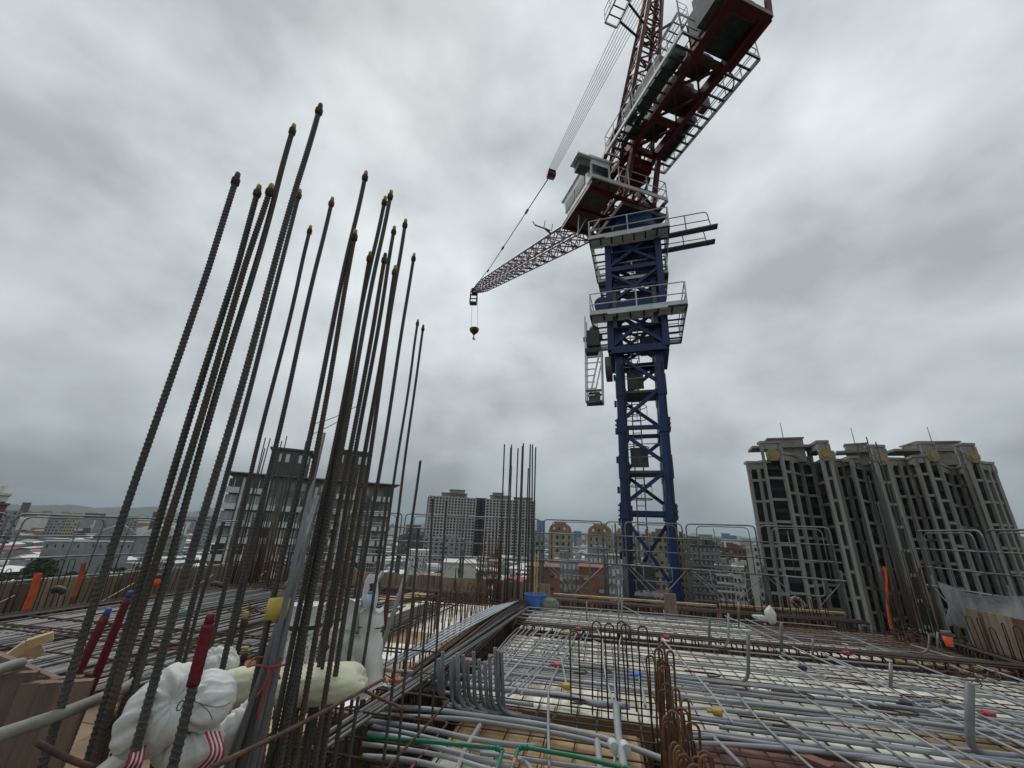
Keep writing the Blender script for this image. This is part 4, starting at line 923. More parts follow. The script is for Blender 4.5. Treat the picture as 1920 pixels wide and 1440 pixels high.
    mb=MB(); mb.frame(Q(-.1,(v0+v1)/2,zd+h+.06),cu*1.5,cv*.6,(0,0,.05)); mb.frame(Q(.9,v0+.5,zd+h+.14),cu*.35,cv*.3,(0,0,.06)); mb.build('cab_roof',CABW,cab)
    mb=MB(); mb.frame(Q(1.15,v0-.32,zd+1.12),cu*.26,cv*.26,(0,0,.22)); mb.build('air_conditioner',GREYM,cab)
    mb=MB(); mb.frame(Q(1.15,v0-.35,zd+1.4),cu*.4,cv*.38,(0,0,.03)); mb.build('air_conditioner_hood',CABW,cab)
    for (ua,ub,za,zb_) in ((.8,-.1,.55,1.2),(-.2,-1.2,.55,1.2)):
        mb=MB(); mb.frame(Q((ua+ub)/2,v0-.012,zd+(za+zb_)/2),cu*(ua-ub)/2,cv*.015,(0,0,(zb_-za)/2)); mb.build('cab_window',GLASS,cab)
    mb=MB(); mb.frame(Q(u0+.012,(v0+v1)/2,zd+1.0),cu*.015,cv*.4,(0,0,.28)); mb.build('cab_window',GLASS,cab)
    mb=MB(); mb.frame(Q(u0+.02,v0+.35,zd+.6),cu*.015,cv*.22,(0,0,.25)); mb.build('cab_hatch',GREYM,cab)
    # upper frame: inclined red struts carrying the counter jib
    zj=18.6
    for v in (-.8,.8):
        for (ua,ub,zb_) in ((1.1,2.0,zj),(-1.2,.2,zj+.2),(1.1,-.2,zj)):
            B('frame_strut',Q(ua,v-.37,zd),Q(ub,v*.85-.37,zb_),.2,RED)
        B('frame_strut',Q(-1.2,v-.37,zd),Q(-1.2,v-.37,zd+1.7),.22,RED)
    for zq in (zd+.9,zd+1.8): B('frame_strut',Q(1.1,-1.1,zq),Q(1.1,.4,zq),.14,RED); B('frame_strut',Q(-1.2,-1.1,zq),Q(-1.2,.4,zq),.14,RED)
    mb=MB(); mb.frame(Q(.9,-.37,zj-.45),cu*.7,cv*.5,(0,0,.35)); mb.build('gear_box',RED,t)
    for a,b in (((1.1,-1.1),(1.1,.4)),((-1.2,-1.1),(-1.2,.4)),((1.1,.4),(-1.2,.4)),((1.1,-1.1),(-1.2,-1.1))):
        B('frame_brace',Q(*a,zd+.1),Q(*b,zd+1.8),.09,RED); B('frame_brace',Q(*b,zd+.1),Q(*a,zd+1.8),.09,RED)
    # counter jib
    L=8.3
    def QJ(u,v,z): return Q(.35+u*.875,v*.86-.37,z)
    for v in (-.78,.78): B('counter_jib_beam',QJ(-.4,v,zj+.15),QJ(L,v,zj+.15),.26,RED,.44)
    for u in (.3,1.6,3.4,5.0,6.3,L-.1): B('counter_jib_crossbeam',QJ(u,-.78,zj+.15),QJ(u,.78,zj+.15),.2,RED,.3)
    for u,w2 in ((1.6,1.8),(3.4,1.6),(5.0,1.3)): B('counter_jib_brace',QJ(u,-.7,zj+.1),QJ(u+w2,.7,zj+.1),.09,RED); B('counter_jib_brace',QJ(u,.7,zj+.1),QJ(u+w2,-.7,zj+.1),.08,RED)
    for u,v,a,b,h2,m in ((2.5,0,.42,.5,.6,BLACK),(4.2,.1,.5,.55,.7,BLACK),(5.7,-.1,.35,.5,.6,BLACK)):
        mb=MB(); mb.frame(QJ(u,v,zj+.5+h2/2),cu*a,cv*b,(0,0,h2/2)); mb.cyl(QJ(u,v-.7,zj+.9),QJ(u,v+.7,zj+.9),.38,14); mb.build('winch',m,t)
    mb=MB(); 
    for k in range(4): mb.frame(QJ(6.75+k*.36,0,zj+.95),cu*.16,cv*.98,(0,0,.78))
    mb.build('counterweight',BLACK,t)
    mb=MB(); mb.frame(QJ(7.75,-1.22,zj+.85),cu*.5,cv*.2,(0,0,.75)); mb.build('counterweight',GREYM,t)
    mb=MB(); 
    for v in (-.98,.98):
        mb.beam(QJ(6.4,v,zj+.0),QJ(L+.15,v,zj),.2,.2); mb.beam(QJ(6.4,v,zj+.0),QJ(6.4,v,zj+1.6),.14); mb.beam(QJ(L+.15,v,zj),QJ(L+.35,v,zj+1.7),.16)
    mb.beam(QJ(L+.15,-1,zj),QJ(L+.15,1,zj),.24); mb.beam(QJ(L+.3,-1,zj+1.6),QJ(L+.3,1,zj+1.6),.18); mb.build('counterweight_frame',RED,t)
    # walkways on both sides
    for sgn,v0,v1,ue in ((-1,-.95,-1.95,6.9),(1,.95,1.9,7.2)):
        vo=v1; fr=MB()
        fr.beam(QJ(.95,vo,zj+.05),QJ(ue,vo,zj+.05),.07,.16); fr.beam(QJ(.95,v0,zj+.05),QJ(.95,vo,zj+.05),.07,.12); fr.beam(QJ(ue,v0,zj+.05),QJ(ue,vo,zj+.05),.07,.12)
        f=fr.build('walkway',WHITE,t); j=MB(); n=13
        for k in range(n+1): u=.95+(ue-.95)*k/n; j.beam(QJ(u,v0,zj+.03),QJ(u,vo,zj+.03),.06,.09)
        j.beam(QJ(.95,(v0+vo)/2,zj+.06),QJ(ue,(v0+vo)/2,zj+.06),.025); j.build('joists',BLACK,f)
        m=MB()
        for q in (.55,1.1): m.tube(round_path([QJ(.95,v0,zj+q),QJ(.95,vo,zj+q),QJ(ue,vo,zj+q),QJ(ue,v0,zj+q)],.12,3),.02,6)
        for k in range(8): u=.95+(ue-.95)*k/7; m.beam(QJ(u,vo,zj),QJ(u,vo,zj+1.1),.035)
        m.build('guard_rail',WHITE,f)
        if sgn<0:
            m=MB(); m.frame(QJ(4.3,-1.4,zj+.75),cu*.85,cv*.26,(0,0,.5)); m.cyl(QJ(5.2,-1.3,zj+.5),QJ(6.1,-1.3,zj+.5),.3,12); m.build('switch_cabinet',GREYM,t)
            m=MB(); m.frame(QJ(2.9,-1.62,zj+.7),cu*.22,cv*.16,(0,0,.45)); m.build('switch_cabinet',GREYM,t)
            m=MB(); m.frame(QJ(2.4,-1.15,zj+.45),cu*.35,cv*.2,(0,0,.3)); m.cyl(QJ(1.5,-1.15,zj+.4),QJ(3.6,-1.15,zj+.4),.13,8); m.build('motor',BLACK,t)
        else:
            m=MB(); m.frame(QJ(2.3,1.3,zj+.55),cu*.7,cv*.22,(0,0,.4)); m.cyl(QJ(3.2,1.35,zj+.4),QJ(3.9,1.35,zj+.4),.22,10); m.build('motor',BLACK,t)
            m=MB(); m.frame(QJ(4.5,1.45,zj+.7),cu*.2,cv*.15,(0,0,.45)); m.build('switch_cabinet',GREYM,t)
            m=MB(); m.tube(smooth_path([QJ(5.6,1.0,zj+.1),QJ(6.1,1.5,zj+.5),QJ(5.9,1.8,zj+.1),QJ(5.2,1.6,zj-.1)],4),.03,5); m.build('loose_cable',BLACK,t)
    # small front steps on the railing end
    mb=MB()
    for u in (7.2,): mb.tube(round_path([QJ(u-.3,-1.95,zj+.1),QJ(u,-2.3,zj+1.4),QJ(u+.8,-1.4,zj+1.9),QJ(u+.9,-1.1,zj+.5)],.1,3),.03,6)
    mb.build('end_hoop',WHITE,t)
    # A frame (four-legged lattice tower)
    zb0=zj; ap_u=3.6; zt2=29.6
    def AF(s,r,f): u=.55+(ap_u-.55)*f; hw=.85*(1-f)+.30*f; hz=.6*(1-f)+.28*f; return Q(u+r*hz,s*hw-.37*(1-f)+.12*f,zb0+(zt2-zb0)*f)
    for s in (-1,1):
        for r in (-1,1): 
            mb=MB(); mb.tube([AF(s,r,0),AF(s,r,.62),AF(s*.8,r*.6,1.0)],.10,8,True,[.10,.11,.15]); mb.build('a_frame_leg',RED,t)
    mb=MB(); K=14
    for k in range(K):
        f0,f1=k/K,(k+1)/K
        for (a,b) in (((-1,-1),(1,-1)),((-1,1),(1,1)),((-1,-1),(-1,1)),((1,-1),(1,1))):
            p,q=(a,b) if k%2 else (b,a); mb.beam(AF(*p,f0),AF(*q,f1),.06); mb.beam(AF(*a,f0),AF(*b,f0),.06)
    mb.build('a_frame_lacing',RED,t)
    for v,s in ((-1.55,-1),(1.0,1)):
        zq=zb0+(zt2-zb0)*.74; u=2.4; m=MB(); 
        for a,b,c,d in ((u-.3,0,u+1.3,0),(u-.3,s*.7,u+1.3,s*.7),(u-.3,0,u-.3,s*.7),(u+1.3,0,u+1.3,s*.7)): m.beam(Q(a,v+b,zq),Q(c,v+d,zq),.07,.12)
        pf=m.build('a_frame_platform',WHITE,t); m=MB()
        for k in range(5): m.beam(Q(u-.3+.4*k,v,zq-.02),Q(u-.3+.4*k,v+s*.7,zq-.02),.05)
        m.beam(Q(u,v,zq),Q(u,-.3*-s*0,zq-1.0),.09); m.beam(Q(u+.8,v,zq),Q(u+.5,0,zq-1.0),.09); m.build('bracket',BLACK,pf); m=MB()
        for q in (.5,1.0): m.tube([Q(u-.3,v+s*.7,zq+q),Q(u+1.3,v+s*.7,zq+q),Q(u+1.3,v,zq+q)],.02,5)
        for k in range(4): m.beam(Q(u-.3+.53*k,v+s*.7,zq),Q(u-.3+.53*k,v+s*.7,zq+1.0),.035)
        m.build('guard_rail',WHITE,pf)
    # luffing cylinder like strut left of the frame and small hook
    B('back_strut',Q(1.7,-1.75,zj+1.1),Q(-.9,-1.7,zj-.2),.2,RED)
    # boom
    tip=Vector((-6.36,53.5,36.4)); root=Q(-.9,-.15,zd+1.5); d=(tip-root); LB=d.length; d.normalize(); sx=Vector((.953,.302,0)).normalized(); sx=(sx-d*sx.dot(d)).normalized(); sz=sx.cross(d)
    def BM(x,s,z):
        f=x/LB; k=min(1,.45+f*6)*(1 if f<.85 else 1-.55*(f-.85)/.15); kz=min(1,.25+f*9)*(1 if f<.88 else 1-.6*(f-.88)/.12); return root+d*x+sx*s*.60*k+sz*(z*.62*kz)
    N=44
    for s in (-1,1):
        for z in (-1,1):
            mb=MB(); mb.tube([BM(LB*i/12,s,z) for i in range(13)],.08 if z>0 else .06,6); mb.build('boom_chord',RED,t)
    for face in range(4):
        mb=MB(); cs=[(-1,-1),(1,-1),(1,1),(-1,1)]; a=cs[face]; b=cs[(face+1)%4]
        for k in range(N):
            p,q=(a,b) if k%2 else (b,a); mb.beam(BM(LB*k/N,*p),BM(LB*(k+1)/N,*q),.06)
            if k%2==0: mb.beam(BM(LB*k/N,*a),BM(LB*k/N,*b),.055)
        mb.build('boom_lacing',RED,t,None)
    mb=MB(); mb.frame(tip,d*.5,sx*.55,sz*.3); mb.cyl(tip-sx*.4-sz*.3,tip+sx*.4-sz*.3,.38,12); mb.build('boom_head',RED,t)
    # basket below the tip
    bk=MB(); c=tip+Vector((-.1,0,-1.4)); sx2=Vector((1,0,0)); sy2=Vector((0,1,0))
    for a in (-.5,.5):
        for b in (-.4,.4): bk.beam(c+sx2*a+sy2*b+Vector((0,0,-.9)),c+sx2*a+sy2*b+Vector((0,0,1.1)),.09)
    for zq in (-.9,-.3,.3,.9):
        for b in (-.4,.4): bk.beam(c+sx2*-.5+sy2*b+Vector((0,0,zq)),c+sx2*.5+sy2*b+Vector((0,0,zq)),.08)
    bk.frame(c+Vector((0,0,-.9)),sx2*.55,sy2*.45,(0,0,.06)); bk.build('tip_cage',GREYM,t)
    # anemometer bracket on boom
    q=BM(LB*.20,-1,1); mb=MB(); mb.beam(q,q-sx*.5+sz*.25,.1); mb.beam(q-sx*.1+sz*.2,q-sx*1.3+sz*.3,.07); mb.beam(q-sx*1.3+sz*.3,q-sx*1.5+sz*.5,.05); mb.beam(q-sx*.6+sz*.25,q-sx*.6+sz*.8,.04); mb.beam(q+sz*.2,q+sz*.7,.04); mb.build('sensor_bracket',BLACK,t)
    # pendant, pulley block and ropes
    blk=atd(1033,327,25.3); apex=Q(ap_u,-.05,zt2)
    m1=tip.lerp(blk,.34); mb=MB(); mb.tube([tip-sx*.2+sz*.4,m1,tip.lerp(blk,.7),blk],.045,5); mb.build('boom_pendant',ROPE,t)
    for f in (.28,.52,.80): 
        c=tip.lerp(blk,f); mb=MB(); mb.beam(c-(blk-tip).normalized()*.35,c+(blk-tip).normalized()*.35,.18); mb.build('pendant_joint',BLACK,t)
    mb=MB(); mb.frame(blk,sx*.32,d*.2,sz*.34); mb.cyl(blk-sx*.36,blk+sx*.36,.27,12); mb.build('pulley_block',RED,t)
    for k in range(7):
        o=(k-3)*.11; mb=MB(); mb.tube([blk+sx*o*.9+sz*.2,apex+cv*(o*1.7)+Vector((0,0,.2))],.016,4); mb.build('luffing_rope',ROPE,t)
    hk=atd(889,622,54.2); mb=MB(); mb.tube([tip+sx*.5-sz*.4,hk+sx*.55+Vector((0,0,.5))],.022,4); mb.tube([tip-sx*.3+Vector((0,0,-1.5)),hk-sx*.5+Vector((0,0,.5))],.022,4); mb.build('hoist_rope',ROPE,t)
    mb=MB(); mb.tube([hk+Vector((0,0,.7)),hk+Vector((0,0,.45)),hk,hk-Vector((0,0,.35)),hk-Vector((0,0,.5))],.5,12,True,[.45,.75,.62,.25,.16]); hb=mb.build('hook_block',RED,t)
    mb=MB(); mb.tube(smooth_path([hk-Vector((0,0,.5)),hk-Vector((0,0,.95)),hk+Vector((-.12,0,-1.15)),hk+Vector((.1,0,-1.3)),hk+Vector((.22,0,-1.1))],3),.09,6); mb.build('hook',BLACK,hb)
    # flag-like dangling sheets below the cab
    mb=MB(); q=Q(-.6,-2.6,zd); mb.beam(q,q+Vector((-.1,0,-1.6)),.22,.04); mb.beam(q+cv*.4,q+Vector((-.1,0,-1.1)),.14,.04); mb.build('dangling_strip',CABW,t)
crane()
# ------------------------------------------------------------------ ribbed starter bars of the near column
def ribbed(L,R0=.014,pitch=.0185,n=8):
    mb=MB(); k=int(L/pitch); vs=[]; tilt=.42
    for i in range(k):
        z=i*pitch
        for dz,r in ((0,R0),(pitch*.52,R0),(pitch*.62,R0*1.17),(pitch*.9,R0*1.17)):
            for j in range(n):
                a=2*math.pi*j/n; bx=.006*math.sin(z*2.1)*min(1,max(0,L-z)*2); by=.005*math.sin(z*3.3+1)*min(1,max(0,L-z)*2)*min(1,z*3); vs.append((bx+r*math.cos(a),by+r*math.sin(a),min(L,z+dz+tilt*R0*math.cos(a))))
    m=k*4; fs=[(i*n+j,i*n+(j+1)%n,(i+1)*n+(j+1)%n,(i+1)*n+j) for i in range(m-1) for j in range(n)]
    mb.add(vs,fs,False); mb.f.append(tuple(range(len(vs)-n,len(vs)))); mb.sm.append(False); return mb
RB={}
def starter(base,tip,r,label,group,cap,rust,full=True,name='starter_bar',tape=None):
    base,tip=Vector(base),Vector(tip); d=tip-base; L=d.length
    t=thing(name,label,'starter bar',base,group); M=Matrix.Translation(base)@d.to_track_quat('Z','Y').to_matrix().to_4x4()@Matrix.Rotation(random.random()*6,4,'Z')
    m=REBARR2 if rust else REBAR
    kl=round(L*4)/4; key=(kl,r,rust)
    if key not in RB: RB[key]=ribbed(kl,r).mesh('ribbed_bar')
    place('bar',RB[key],m,t,M@Matrix.Diagonal((1,1,(L-.075)/kl,1)))
    if not tape: mb=MB(); mb.tube([(0,0,L-.085),(0,0,L-.075),(0,0,L-.045),(0,0,L-.035)],r,8,True,[r*1.05,r*1.6,r*1.6,r*1.1]); place('nut',mb.mesh('nut'),REBARR,t,M)
    mb=MB(); mb.tube([(0,0,L-.04),(0,0,L-.005),(0,0,L)],r,8,True,[r*1.15,r*.95,r*.8]); place('cap',mb.mesh('cap'),cap,t,M)
    if tape:
        z0,z1,tm=tape; mb=MB(); P=[];rr_=[]
        K=16
        for i in range(K+1): P.append((0,0,z0+(z1-z0)*i/K)); rr_.append(r*(1.28+.07*(i%2)))
        mb.tube(P,r,10,True,rr_); place('tape_wrap',mb.mesh('tape'),tm,t,M)
    return t
REBARR2=mat('rusting_rebar',(.068,.055,.046),(.098,.068,.050),.75,.25,8,.3,60)
tops=[(447,324,1,80,CAPD),(487,347,1,162,CAPY),(510,345,1,172,CAPY),(552,233,0,208,CAPY),(602,195,0,246,CAPD),(563,355,0,285,CAPY),(583,423,0,340,CAPY),(624,370,0,375,CAPY),
 (687,321,0,445,CAPY),(667,431,1,486,CAPY),(723,368,0,500,CAPY),(734,357,0,522,CAPY),(695,472,1,532,CAPY),(723,475,1,550,CAPD),(740,424,0,566,CAPY),(742,498,1,588,CAPY),(761,411,0,602,CAPY),(777,475,0,622,CAPY),(784,599,0,660,CAPY),(794,609,0,682,CAPD)]
rusty={2,9,12,13,15}
srt=sorted(range(len(tops)),key=lambda i:tops[i][0])
for i,(x,y,sh,xb,cp) in enumerate(tops):
    e=atd(x,y,1.0).z-EYE; h=3.9 if not sh else 3.4
    if i in(0,): h=3.35
    D=(h-EYE)/e; tip=atd(x,y,D); q=atd(xb,1440,D); d=(q-tip); s=(-.75-tip.z)/d.z; base=tip+d*s
    k=srt.index(i); capw='dark' if cp is CAPD else 'yellow'
    starter(base,tip,.0126,'%s ribbed starter bar of the near column, %s cap, %s tip from left'%('tall' if not sh else 'shorter',capw,ORD[k]),'starter bars of the near column',cp,i in rusty)
# extra shorter bars with caps and tapes in the foreground
short=[(205,1140,60,1440,2.2,TAPB,TAPR,'blue capped bar wrapped in dark red tape, the left one of two'),(245,1108,110,1440,2.3,TAPB,TAPR,'blue and red capped bar wrapped in dark red tape, the right one of two'),
 (396,1150,322,1440,1.40,TAPR,TAPR,'bar wrapped in red tape standing through the big knotted white bag'),(311,1082,190,1440,2.4,CAPY,None,'short rusty bar with a large yellow cap at the left'),
 (463,1147,395,1440,2.6,CAPY,None,'short bar with a yellow cap between the white bag and the grey conduits'),(415,1210,350,1440,2.7,CAPY,None,'low rusty bar with a yellow cap behind the knotted bag'),
 (463,1212,400,1440,2.75,CAPY,None,'low rusty bar with a yellow cap left of the grey conduits'),(624,1093,560,1440,3.1,CAPY,None,'short bar with a yellow cap behind the pale yellow sack'),(655,1090,600,1440,3.2,CAPY,None,'bar with a yellow cap left of the wrapped white sack'),
 (694,1203,668,1440,3.4,CAPY,None,'short bar with a yellow cap before the wrapped white sack'),(674,1227,640,1440,3.3,CAPY,None,'lowest yellow capped bar before the wrapped white sack'),(559,1306,545,1440,2.6,CAPY,None,'low yellow capped bar under the pale sack, left'),
 (617,1292,598,1440,2.7,CAPY,None,'low yellow capped bar under the pale sack, right'),(520,1316,505,1440,2.5,CAPY,None,'low yellow capped bar right of the white cloth'),(730,1097,690,1440,3.8,TAPR,TAPR,'bar wrapped in dark red tape at the right end of the near column'),
 (214,1323,190,1440,2.3,CAPY,None,'low yellow capped bar left of the big knotted bag')]
for (x,y,xb,yb,D,cp,tp,lab) in short:
    D*=1.28
    tip=atd(x,y,D); q=atd(xb,yb,D); d=q-tip; s=(-.75-tip.z)/d.z; base=tip+d*s; L=(tip-base).length
    starter(base,tip,.0136,lab,None,cp,tp is None,name='short_starter_bar',tape=(L-(.20 if D<2 else .46),L-.03,tp) if tp else None)
# hoops of the near column
def hoops():
    t=thing('column_hoops','rusty square hoops tied around the lower part of the near starter bars','rebar hoops',G(-1.9,1.2,-.5))
    for z in (-.5,-.38,-.26,-.14,-.02,.1,.26):
        mb=MB(); P=[G(-2.28,1.2,z),G(-1.32,1.2,z+.01),G(-1.32,4.0,z),G(-2.28,4.0,z+.01),G(-2.28,1.2,z)]; mb.tube(round_path(P,.05,3),.0095,6); mb.build('hoop',REBARR,t)
        for b in (1.7,2.3,2.9,3.5): bar('cross_tie',t,G(-2.28,b+.05*z,z+.015),G(-1.32,b,z+.02),.008,REBARR)
hoops()
def slant(x0,y0,D0,x1,y1,D1,lab,r=.0075):
    mb=MB(); mb.tube(smooth_path([atd(x0,y0,D0),atd((x0+x1)/2,(y0+y1)/2+4,(D0+D1)/2),atd(x1,y1,D1)],4),r,6); tag(mb.build('tie_bar',REBARR),lab,'tie bar')
slant(395,1440,1.55,722,1272,2.55,'long rusty tie bar running slantwise past the foot of the tall bars')
slant(70,1392,1.8,175,1440,1.75,'short rusty tie bar at the lower left corner')
slant(640,1270,2.7,760,1330,2.6,'rusty tie bar behind the pale yellow sack')
# standing bundle of grey conduits
def leaning():
    t=thing('conduit_bundle','bundle of grey conduits leaning in the near column, tied with red string and yellow tape','conduit bundle',atd(478,1400,2.1))
    L=[(607,812,474,1400,0),(598,930,462,1400,.05),(588,965,446,1400,.02),(571,1032,482,1400,.0),(566,1040,490,1400,.06),(592,935,456,1400,.1),(596,915,468,1400,.12),(560,1080,440,1400,.06)]
    for x0,y0,x1,y1,dd in L:
        a=atd(x0,y0,2.35+dd); b=atd(x1,y1,2.1+dd); mb=MB(); mb.tube([a,b+(b-a)*.25],.0112,10); mb.build('conduit',PVCD,t)
    def ring(x,y,D,w,h,m,nm):
        c=atd(x,y,D); mb=MB(); ax=(atd(607,812,2.4)-atd(478,1400,2.1)).normalized(); mb.tube([c-ax*h/2,c+ax*h/2],w,12); mb.build(nm,m,t)
    ring(521,1142,2.27,.046,.085,CAPY,'yellow_tape')
    mb=MB(); c=atd(497,1242,2.17); P=[c+Vector((math.cos(a)*.062,math.sin(a)*.062,.008*math.sin(3*a))) for a in [i*.45 for i in range(15)]]; mb.tube(P,.004,5)
    for e in ((.0,-.02,-.16),(.06,-.02,-.03),(.07,-.03,.02),(-.02,-.02,-.1)): mb.tube(smooth_path([c+Vector((.05,-.05,0)),c+Vector((.06,-.055,0))+Vector(e)*.5,c+Vector((.05,-.06,0))+Vector(e)],3),.004,5)
    mb.build('red_string',REDP,t)
leaning()
for x0,y0,x1,y1,D,lab in ((770,1052,700,1262,3.4,'single grey conduit leaning behind the wrapped sack'),(718,1072,655,1180,3.5,'short grey conduit leaning left of the wrapped sack')):
    mb=MB(); mb.tube([atd(x0,y0,D+.1),atd(x1,y1,D)],.017,8); tag(mb.build('conduit',PVC),lab,'conduit')
# other column clusters
def cluster(label0,group,pts,h,r,m,seed,zb=-.3,name='starter_bar'):
    rg=random.Random(seed)
    for i,(a,b,hh) in enumerate(pts):
        t=ubar(r,m,6); p=G(a,b,zb); tip=G(a+rg.uniform(-.05,.05),b+rg.uniform(-.05,.05),hh); d=tip-p
        o=place(name,t,m,None,Matrix.Translation(p)@d.to_track_quat('Z','Y').to_matrix().to_4x4()@Matrix.Diagonal((1,1,d.length,1)))
        tag(o,label0,'starter bar',group)
rg=random.Random(12)
cl=[(-2.5,10.75),(-2.42,11.0),(-2.3,10.72),(-2.22,11.05),(-2.35,11.1),(-2.1,11.0),(-2.0,10.7),(-1.86,11.1),(-1.78,10.75),(-1.72,11.0),(-1.7,10.8),(-1.95,11.15)]
cluster('thin dark starter bar in the centre cluster behind the blue basket','starter bars of the centre cluster',[(a,b,rg.choice([3.9,3.95,3.85,3.9,3.3])) for a,b in cl],3.9,.019,REBAR,1)
cluster('short rusty starter bar around the foot of the centre cluster','short bars at the centre cluster',[(-2.75+rg.uniform(-.3,.35),10.5+rg.uniform(-.3,.3),rg.uniform(.9,1.9)) for _ in range(22)],1.5,.013,REBARR,2)
cluster('thin starter bar in the right corner cluster before the stone towers','starter bars of the right cluster',[(5.45+rg.uniform(0,.6),10.1+rg.uniform(-.35,.55),rg.choice([3.8,3.1,2.5,2.0,2.2])) for _ in range(18)],3.9,.012,REBAR,3)
cluster('short rusty bar at the foot of the right corner cluster','short bars at the right cluster',[(5.3+rg.uniform(0,.9),9.9+rg.uniform(-.3,.5),rg.uniform(.8,1.6)) for _ in range(34)],1.5,.010,REBARR,4)
cluster('thin starter bar in the left corner cluster before the brown block','starter bars of the left cluster',[(-9.0+rg.uniform(0,.75),9.5+rg.uniform(-.5,.6),rg.choice([3.8,3.85,3.5,3.0])) for _ in range(16)],3.9,.015,REBAR,5)
cluster('short rusty bar at the foot of the left corner cluster','short bars at the left cluster',[(-9.0+rg.uniform(0,1.6),9.5+rg.uniform(-.7,.8),rg.uniform(.7,1.9)) for _ in range(40)],1.5,.013,REBARR,6)
for i in range(3,16):
    a=-1.42 if i%2 else -2.2; bb=1.5+i*.16; hh=rg.uniform(1.5,2.5); base=G(a+rg.uniform(-.06,.06),bb,-.6); tip=G(a+rg.uniform(-.1,.1),bb+rg.uniform(-.08,.08),hh)
    o=place('inner_bar',ribbed(round(tip.z*4)/4+.5,.0095,.016,7).mesh('inner_bar'),REBAR,None,Matrix.Translation(base)@(tip-base).to_track_quat('Z','Y').to_matrix().to_4x4())
    tag(o,'thin dark inner bar standing among the lower half of the near starter bars','starter bar','thin inner bars of the near column')
# ------------------------------------------------------------------ cloth, bags and small things
def blob(name,c,ax,ay,az,m,fn,parent=None,nu=40,nv=26):
    c,ax,ay,az=map(Vector,(c,ax,ay,az)); mb=MB()
    for j in range(nv+1):
        th=math.pi*j/nv
        for i in range(nu):
            ph=2*math.pi*i/nu; p=Vector((math.sin(th)*math.cos(ph),math.sin(th)*math.sin(ph),math.cos(th))); s=fn(p,ph,th)
            mb.v.append(tuple(c+(ax*p.x+ay*p.y+az*p.z)*s))
    for j in range(nv):
        for i in range(nu):
            a=j*nu+i; b=j*nu+(i+1)%nu; mb.f.append((a,b,b+nu,a+nu)); mb.sm.append(True)
    return mb.build(name,m,parent)
FX=RT; FYY=Vector((0,1,0)); FZ=Vector((-.05,0,1)).normalized()
def crease(seed,n=11,amp=.10,low=.16):
    def f(p,ph,th):
        v=noise.noise(p*1.7+Vector((seed,0,0)))*low
        a=math.atan2(p.z,p.x); r=math.hypot(p.x,p.z)
        cr=math.sin(a*n+3*noise.noise(p*1.3+Vector((0,seed,0))))*amp*(1-r*.55)
        fine=noise.noise(p*5+Vector((seed,2,1)))*.035+abs(noise.noise(p*3+Vector((seed,9,1))))*.06
        return 1+v+cr*.5-fine
    return f
TAPR2=mat('crimson_cord',(.32,.02,.05),(.25,.015,.04),.6)
def gathered(name,c,ax,ay,az,kd,m,parent,seed,n=13,amp=.10,nu=96,nv=60,dimple=.35):
    """cloth lobe whose pleats run out of the point kd (unit vector in lobe space)"""
    kd=Vector(kd).normalized(); e1=kd.orthogonal().normalized(); e2=kd.cross(e1)
    def f(p,ph,th):
        q=p.normalized() if p.length>0 else p; dd=math.acos(max(-1,min(1,q.dot(kd)))); a=math.atan2(q.dot(e2),q.dot(e1))
        w=3*noise.noise(q*1.1+Vector((seed,0,0)))
        fold=math.sin(a*n+w*1.6)*.6+math.sin(a*(n*2.3)+w*2)*.25
        fold=abs(fold)**.8*(1 if fold>0 else -1)
        fade=math.exp(-dd*.9)*min(1,dd*3.5)
        big=.09*noise.noise(q*1.5+Vector((seed,5,0)))
        fine=abs(noise.noise(q*2.6+Vector((0,seed,3))))**1.0*.05+abs(noise.noise(q*6+Vector((2,seed,3))))**1.0*.015+0
        return 1+amp*fold*fade+big-fine-dimple*math.exp(-(dd/.33)**2)
    return blob(name,c,ax,ay,az,m,f,parent,nu,nv)
def big_bag():
    D=2.05; kn=atd(357,1313,D-.05)
    t=thing('tied_bag','big white cloth bag knotted around a red taped bar at the lower left','bag',kn)
    gathered('bag_lobe',atd(303,1332,D+.05),FX*.130+FZ*.02,FYY*.11,FZ*.135+FX*.02,(.85,-.75,.45),CLOTH,t,1.3,9,.15)
    gathered('bag_lobe',atd(392,1312,D+.06),FX*.088-FZ*.02,FYY*.09,FZ*.09+FX*.015,(-.8,-.8,.1),CLOTH,t,5.1,9,.18)
    gathered('bag_body',atd(350,1398,D+.10),FX*.125,FYY*.08,FZ*.075,(0,-.4,1),CLOTH,t,8.1,12,.16)
    gathered('bag_tail',atd(228,1425,D+.10),(FX*.115+FZ*.07),FYY*.04,FZ*.025-FX*.015,(1,0,.4),CLOTH,t,3.3,7,.18)
    mb=MB(); P=[kn+Vector((math.cos(a)*.009,-.045+.006*math.sin(a),.012*math.sin(a))) for a in [i*.5 for i in range(14)]]; mb.tube([p*1.0 for p in P],.0022,5); mb.build('knot',BLACK,t)
    mb=MB(); mb.tube(smooth_path([atd(359,1313,D-.12),atd(385,1322,D-.14),atd(410,1326,D-.13),atd(432,1318,D-.08)],4),.0016,4); mb.tube(smooth_path([atd(375,1320,D-.12),atd(392,1335,D-.14),atd(398,1350,D-.12)],4),.0016,4); mb.build('green_cord',GREEN,t)
    for (x0,y0,x1,y1,n) in ((262,1398,236,1460,7),(400,1372,378,1455,7)):
        for k in range(n):
            mb=MB(); o=(k-n/2)*4.0; mb.tube(smooth_path([atd(x0+o,y0,D-.05),atd(x0+o+(9 if x0>300 else -6),(y0+y1)/2,D-.10),atd(x1+o*1.5,y1,D-.06)],5),.0036,5); mb.build('cord',STRW if k%2 else TAPR2,t)
big_bag()
